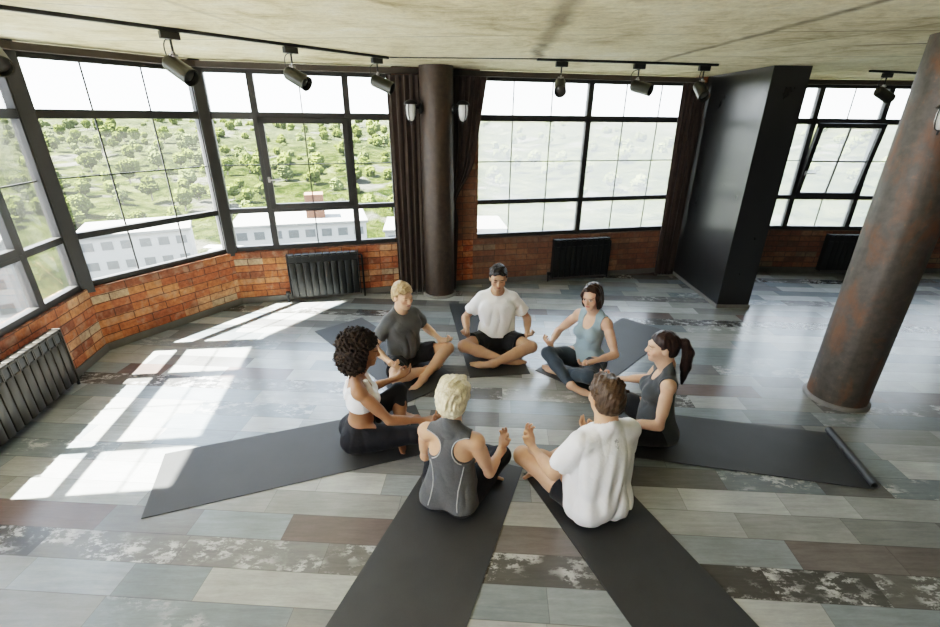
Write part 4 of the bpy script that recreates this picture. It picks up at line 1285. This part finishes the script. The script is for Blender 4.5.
# boxed curtain rail along the head of the glazing
for i, (P, Q) in enumerate(((Z0, A), (A, B), (B, E0), (E0, E1), ((3.7, 6.92), F1))):
    L, a = seg(P, Q)
    o = MB().box((0, -.05, CEIL-.075), (L, .03, CEIL-.015), .004).build('trim_'+str(i+3), M_rail, None, loc=(P[0], P[1], 0), rz=a); tag(o, kind='structure')

# columns
M_rust = rust_material('rusted_steel', (.085, .072, .060), (.18, .078, .036), .75, .5)
M_steel = rust_material('dark_steel', (.050, .036, .026), (.085, .050, .028), .6, .45)
M_ring = plain('grey_ring', (.16, .15, .14), .5)
column('round_column', -.41, 5.79, .195, M_steel, M_ring)
column('round_column', 3.17, 3.36, .215, M_rust, M_ring)
# square pier
t = NT('black_panel'); c_ = t.coord(); f = t.noise(t.mul(c_, (2, 2, 1)), 3, 4)
t.bsdf(t.mix(f, (.010, .010, .010), (.020, .020, .020)), t.rng(f, .3, .7, .27, .36), 0, t.bump(t.noise(c_, 2.5, 1), .04, .01), .7); M_panel = t.m
pr = empty('square_pier', (3.33, 6.1, 0)); tag(pr, kind='structure')
MB().box((-.20, -.72, .03), (.20, .72, CEIL), .004).build('panelling', M_panel, pr)
MB().box((-.215, -.735, 0), (.215, .735, .045), .004).build('plinth', M_ring, pr)

# radiators
M_rad1 = plain('bronze_radiator_paint', (.042, .037, .030), .36, .5, .1, 12); M_rad2 = plain('black_radiator_paint', (.011, .012, .0115), .4, .2, .1, 12)
radiator(Z0, A, .25, 1.13, 'bronze ribbed radiator on the brick wall at the left edge', M_rad1, h=.49, pipes=(1,))
radiator(B, E0, .62, .84, 'dark ribbed radiator under the casement window behind the blond man', M_rad2, pipes=(-1, 1))
radiator(E0, E1, 1.17, .82, 'black ribbed radiator under the middle window, left of the square pier', M_rad2, pipes=(-1, 1))
radiator((3.3, 6.92), F1, 2.12, .95, 'black ribbed radiator partly hidden by the rusty column', M_rad2, pipes=(1,))

# curtains
curtain(-.98, 5.80, -.60, 5.80, 'brown curtain hanging left of the round column by the wall', (0, 1), (.06, .96), 5, 3)
curtain(-.26, 5.93, .18, 6.00, 'brown curtain tied back right of the dark round column', (0, 1.0), (0, .12), 5, 5, tie=(1.15, .0, .13))
curtain(2.60, 6.60, 3.10, 6.715, 'brown curtain gathered beside the square black pier', (.28, 1.0), (.40, 1.0), 6, 8)

# lighting
track((-2.90, 2.36, CEIL-.011), (-.812, 4.99, CEIL-.011), 'black lighting track running along the left windows'); TY1 = math.atan2(4.99-2.36, -.812+2.90)
track((.617, 4.986, CEIL-.011), (2.509, 5.306, CEIL-.011), 'black lighting track before the middle window'); TY2 = math.atan2(.32, 1.892)
track((4.427, 5.76, CEIL-.011), (6.2, 6.25, CEIL-.011), 'black lighting track running behind the rusty column')
for mx, my, aim, lab, yaw in ((-2.57, 2.775, (.60, -.45, -.45), 'bronze spotlight cut off at the picture edge, first on the left track', TY1),
                         (-2.004, 3.489, (.78, -.28, -.48), 'bronze spotlight second along the left track, above the corner window', TY1),
                         (-1.457, 4.179, (.80, -.34, -.42), 'bronze spotlight third along the left track, above the casement', TY1),
                         (-.90, 4.88, (.88, -.15, -.36), 'bronze spotlight at the far end of the left track', TY1),
                         (.865, 5.028, (-.12, -.88, -.42), 'bronze spotlight facing the room, first on the middle track', TY2),
                         (1.663, 5.163, (.62, -.62, -.22), 'bronze spotlight in the middle of the middle track', TY2),
                         (2.366, 5.282, (.05, -.75, -.55), 'bronze spotlight at the right end of the middle track, before the curtain', TY2),
                         (4.69, 5.83, (.88, .1, -.40), 'black spotlight on the short track beside the rusty column', TY2)):
    TRACK_YAW[lab] = yaw; spot(mx, my, aim, lab)
w = MB(); w.tube([(-.80, 5.0, CEIL-.006), (-.2, 4.98, CEIL-.006), (.62, 4.99, CEIL-.006)], .005, 6)
o = w.build('ceiling_cable', M_black, None, True); tag(o, 'thin cable clipped to the ceiling between the two long tracks', 'cable')
sconce(-.41-.17, 5.79-.12, 2.28, math.radians(205), 'small caged lantern on the left face of the dark column')
sconce(-.41+.19, 5.79-.05, 2.28, math.radians(-15), 'small caged lantern on the right face of the dark column')
sconce(3.17-.147, 3.36-.157, 2.245, math.radians(227), 'white caged lantern on the rusty column at the right edge', 1.0)

# mats
def unit(x, y): k = math.hypot(x, y); return (x/k, y/k)
mat_obj((.285, 3.655), unit(-.15, .99), 1.80, .57, 'charcoal yoga mat under the man in the white t-shirt at the back', seed=1)
mat_obj((-.30, 3.40), unit(-1.2, 1.35), 1.80, .58, 'charcoal yoga mat under the blond man, ending near the radiator', seed=2)
mat_obj((-.34, 2.89), unit(-.94, -.345), 1.80, .60, 'charcoal yoga mat reaching into the sunlight, under the woman with the afro', seed=3)
mat_obj((.08, 2.55), unit(-.33, -.94), 1.80, .62, 'charcoal yoga mat under the woman with bleached hair', seed=4)
mat_obj((.63, 2.50), unit(.376, -.926), 1.80, .56, 'charcoal yoga mat under the man seen from behind', seed=5)
mat_obj((1.00, 2.90), unit(.983, -.19), 1.72, .59, 'charcoal yoga mat with a rolled end, under the woman with the ponytail', True, seed=6)
mat_obj((.84, 3.55), unit(.69, .72), 1.75, .60, 'charcoal yoga mat under the woman in pale blue', seed=7)

make_people()
make_outside()

# ---------------------------------------------------------------- light
sun = bpy.data.lights.new('sun', 'SUN'); sun.energy = 190; sun.angle = math.radians(1.0); sun.color = (1, .965, .91)
so = bpy.data.objects.new('sun', sun); COL.objects.link(so)
so.rotation_euler = Vector((.685, .083, -1)).to_track_quat('-Z', 'Y').to_euler()
w = bpy.data.worlds.new('sky'); SC.world = w; w.use_nodes = True; nt = w.node_tree
bg = nt.nodes['Background']; tc = nt.nodes.new('ShaderNodeTexCoord'); sx = nt.nodes.new('ShaderNodeSeparateXYZ'); rp = nt.nodes.new('ShaderNodeValToRGB')
nt.links.new(tc.outputs['Generated'], sx.inputs[0]); nt.links.new(sx.outputs[2], rp.inputs[0])
cr = rp.color_ramp; cr.elements[0].position = 0.; cr.elements[0].color = (.92, .95, 1, 1); cr.elements[1].position = .7; cr.elements[1].color = (.62, .77, 1, 1)
nt.links.new(rp.outputs[0], bg.inputs[0]); bg.inputs[1].default_value = 9.5

SC.view_settings.view_transform = 'Filmic'; SC.view_settings.exposure = .2; SC.view_settings.look = 'Medium High Contrast'
cy = SC.cycles
cy.use_denoising = True
try: cy.denoiser = 'OPENIMAGEDENOISE'
except Exception: pass
cy.max_bounces = 10; cy.diffuse_bounces = 6; cy.glossy_bounces = 4; cy.transparent_max_bounces = 24; cy.transmission_bounces = 6
cy.caustics_reflective = False; cy.caustics_refractive = False; cy.sample_clamp_indirect = 8.
# ---------------------------------------------------------------- camera
def make_camera():
    f, pitch, roll = 457., math.radians(23.3), math.radians(.6)
    cd = bpy.data.cameras.new('camera'); cd.sensor_width = 36.; cd.lens = 36.*f/940.; cd.clip_start = .05; cd.clip_end = 3000
    co = bpy.data.objects.new('camera', cd); COL.objects.link(co)
    co.matrix_world = Matrix.Translation((0,0,2.2)) @ Matrix.Rotation(PI/2-pitch, 4, 'X') @ Matrix.Rotation(roll, 4, 'Z')
    SC.camera = co
make_camera()
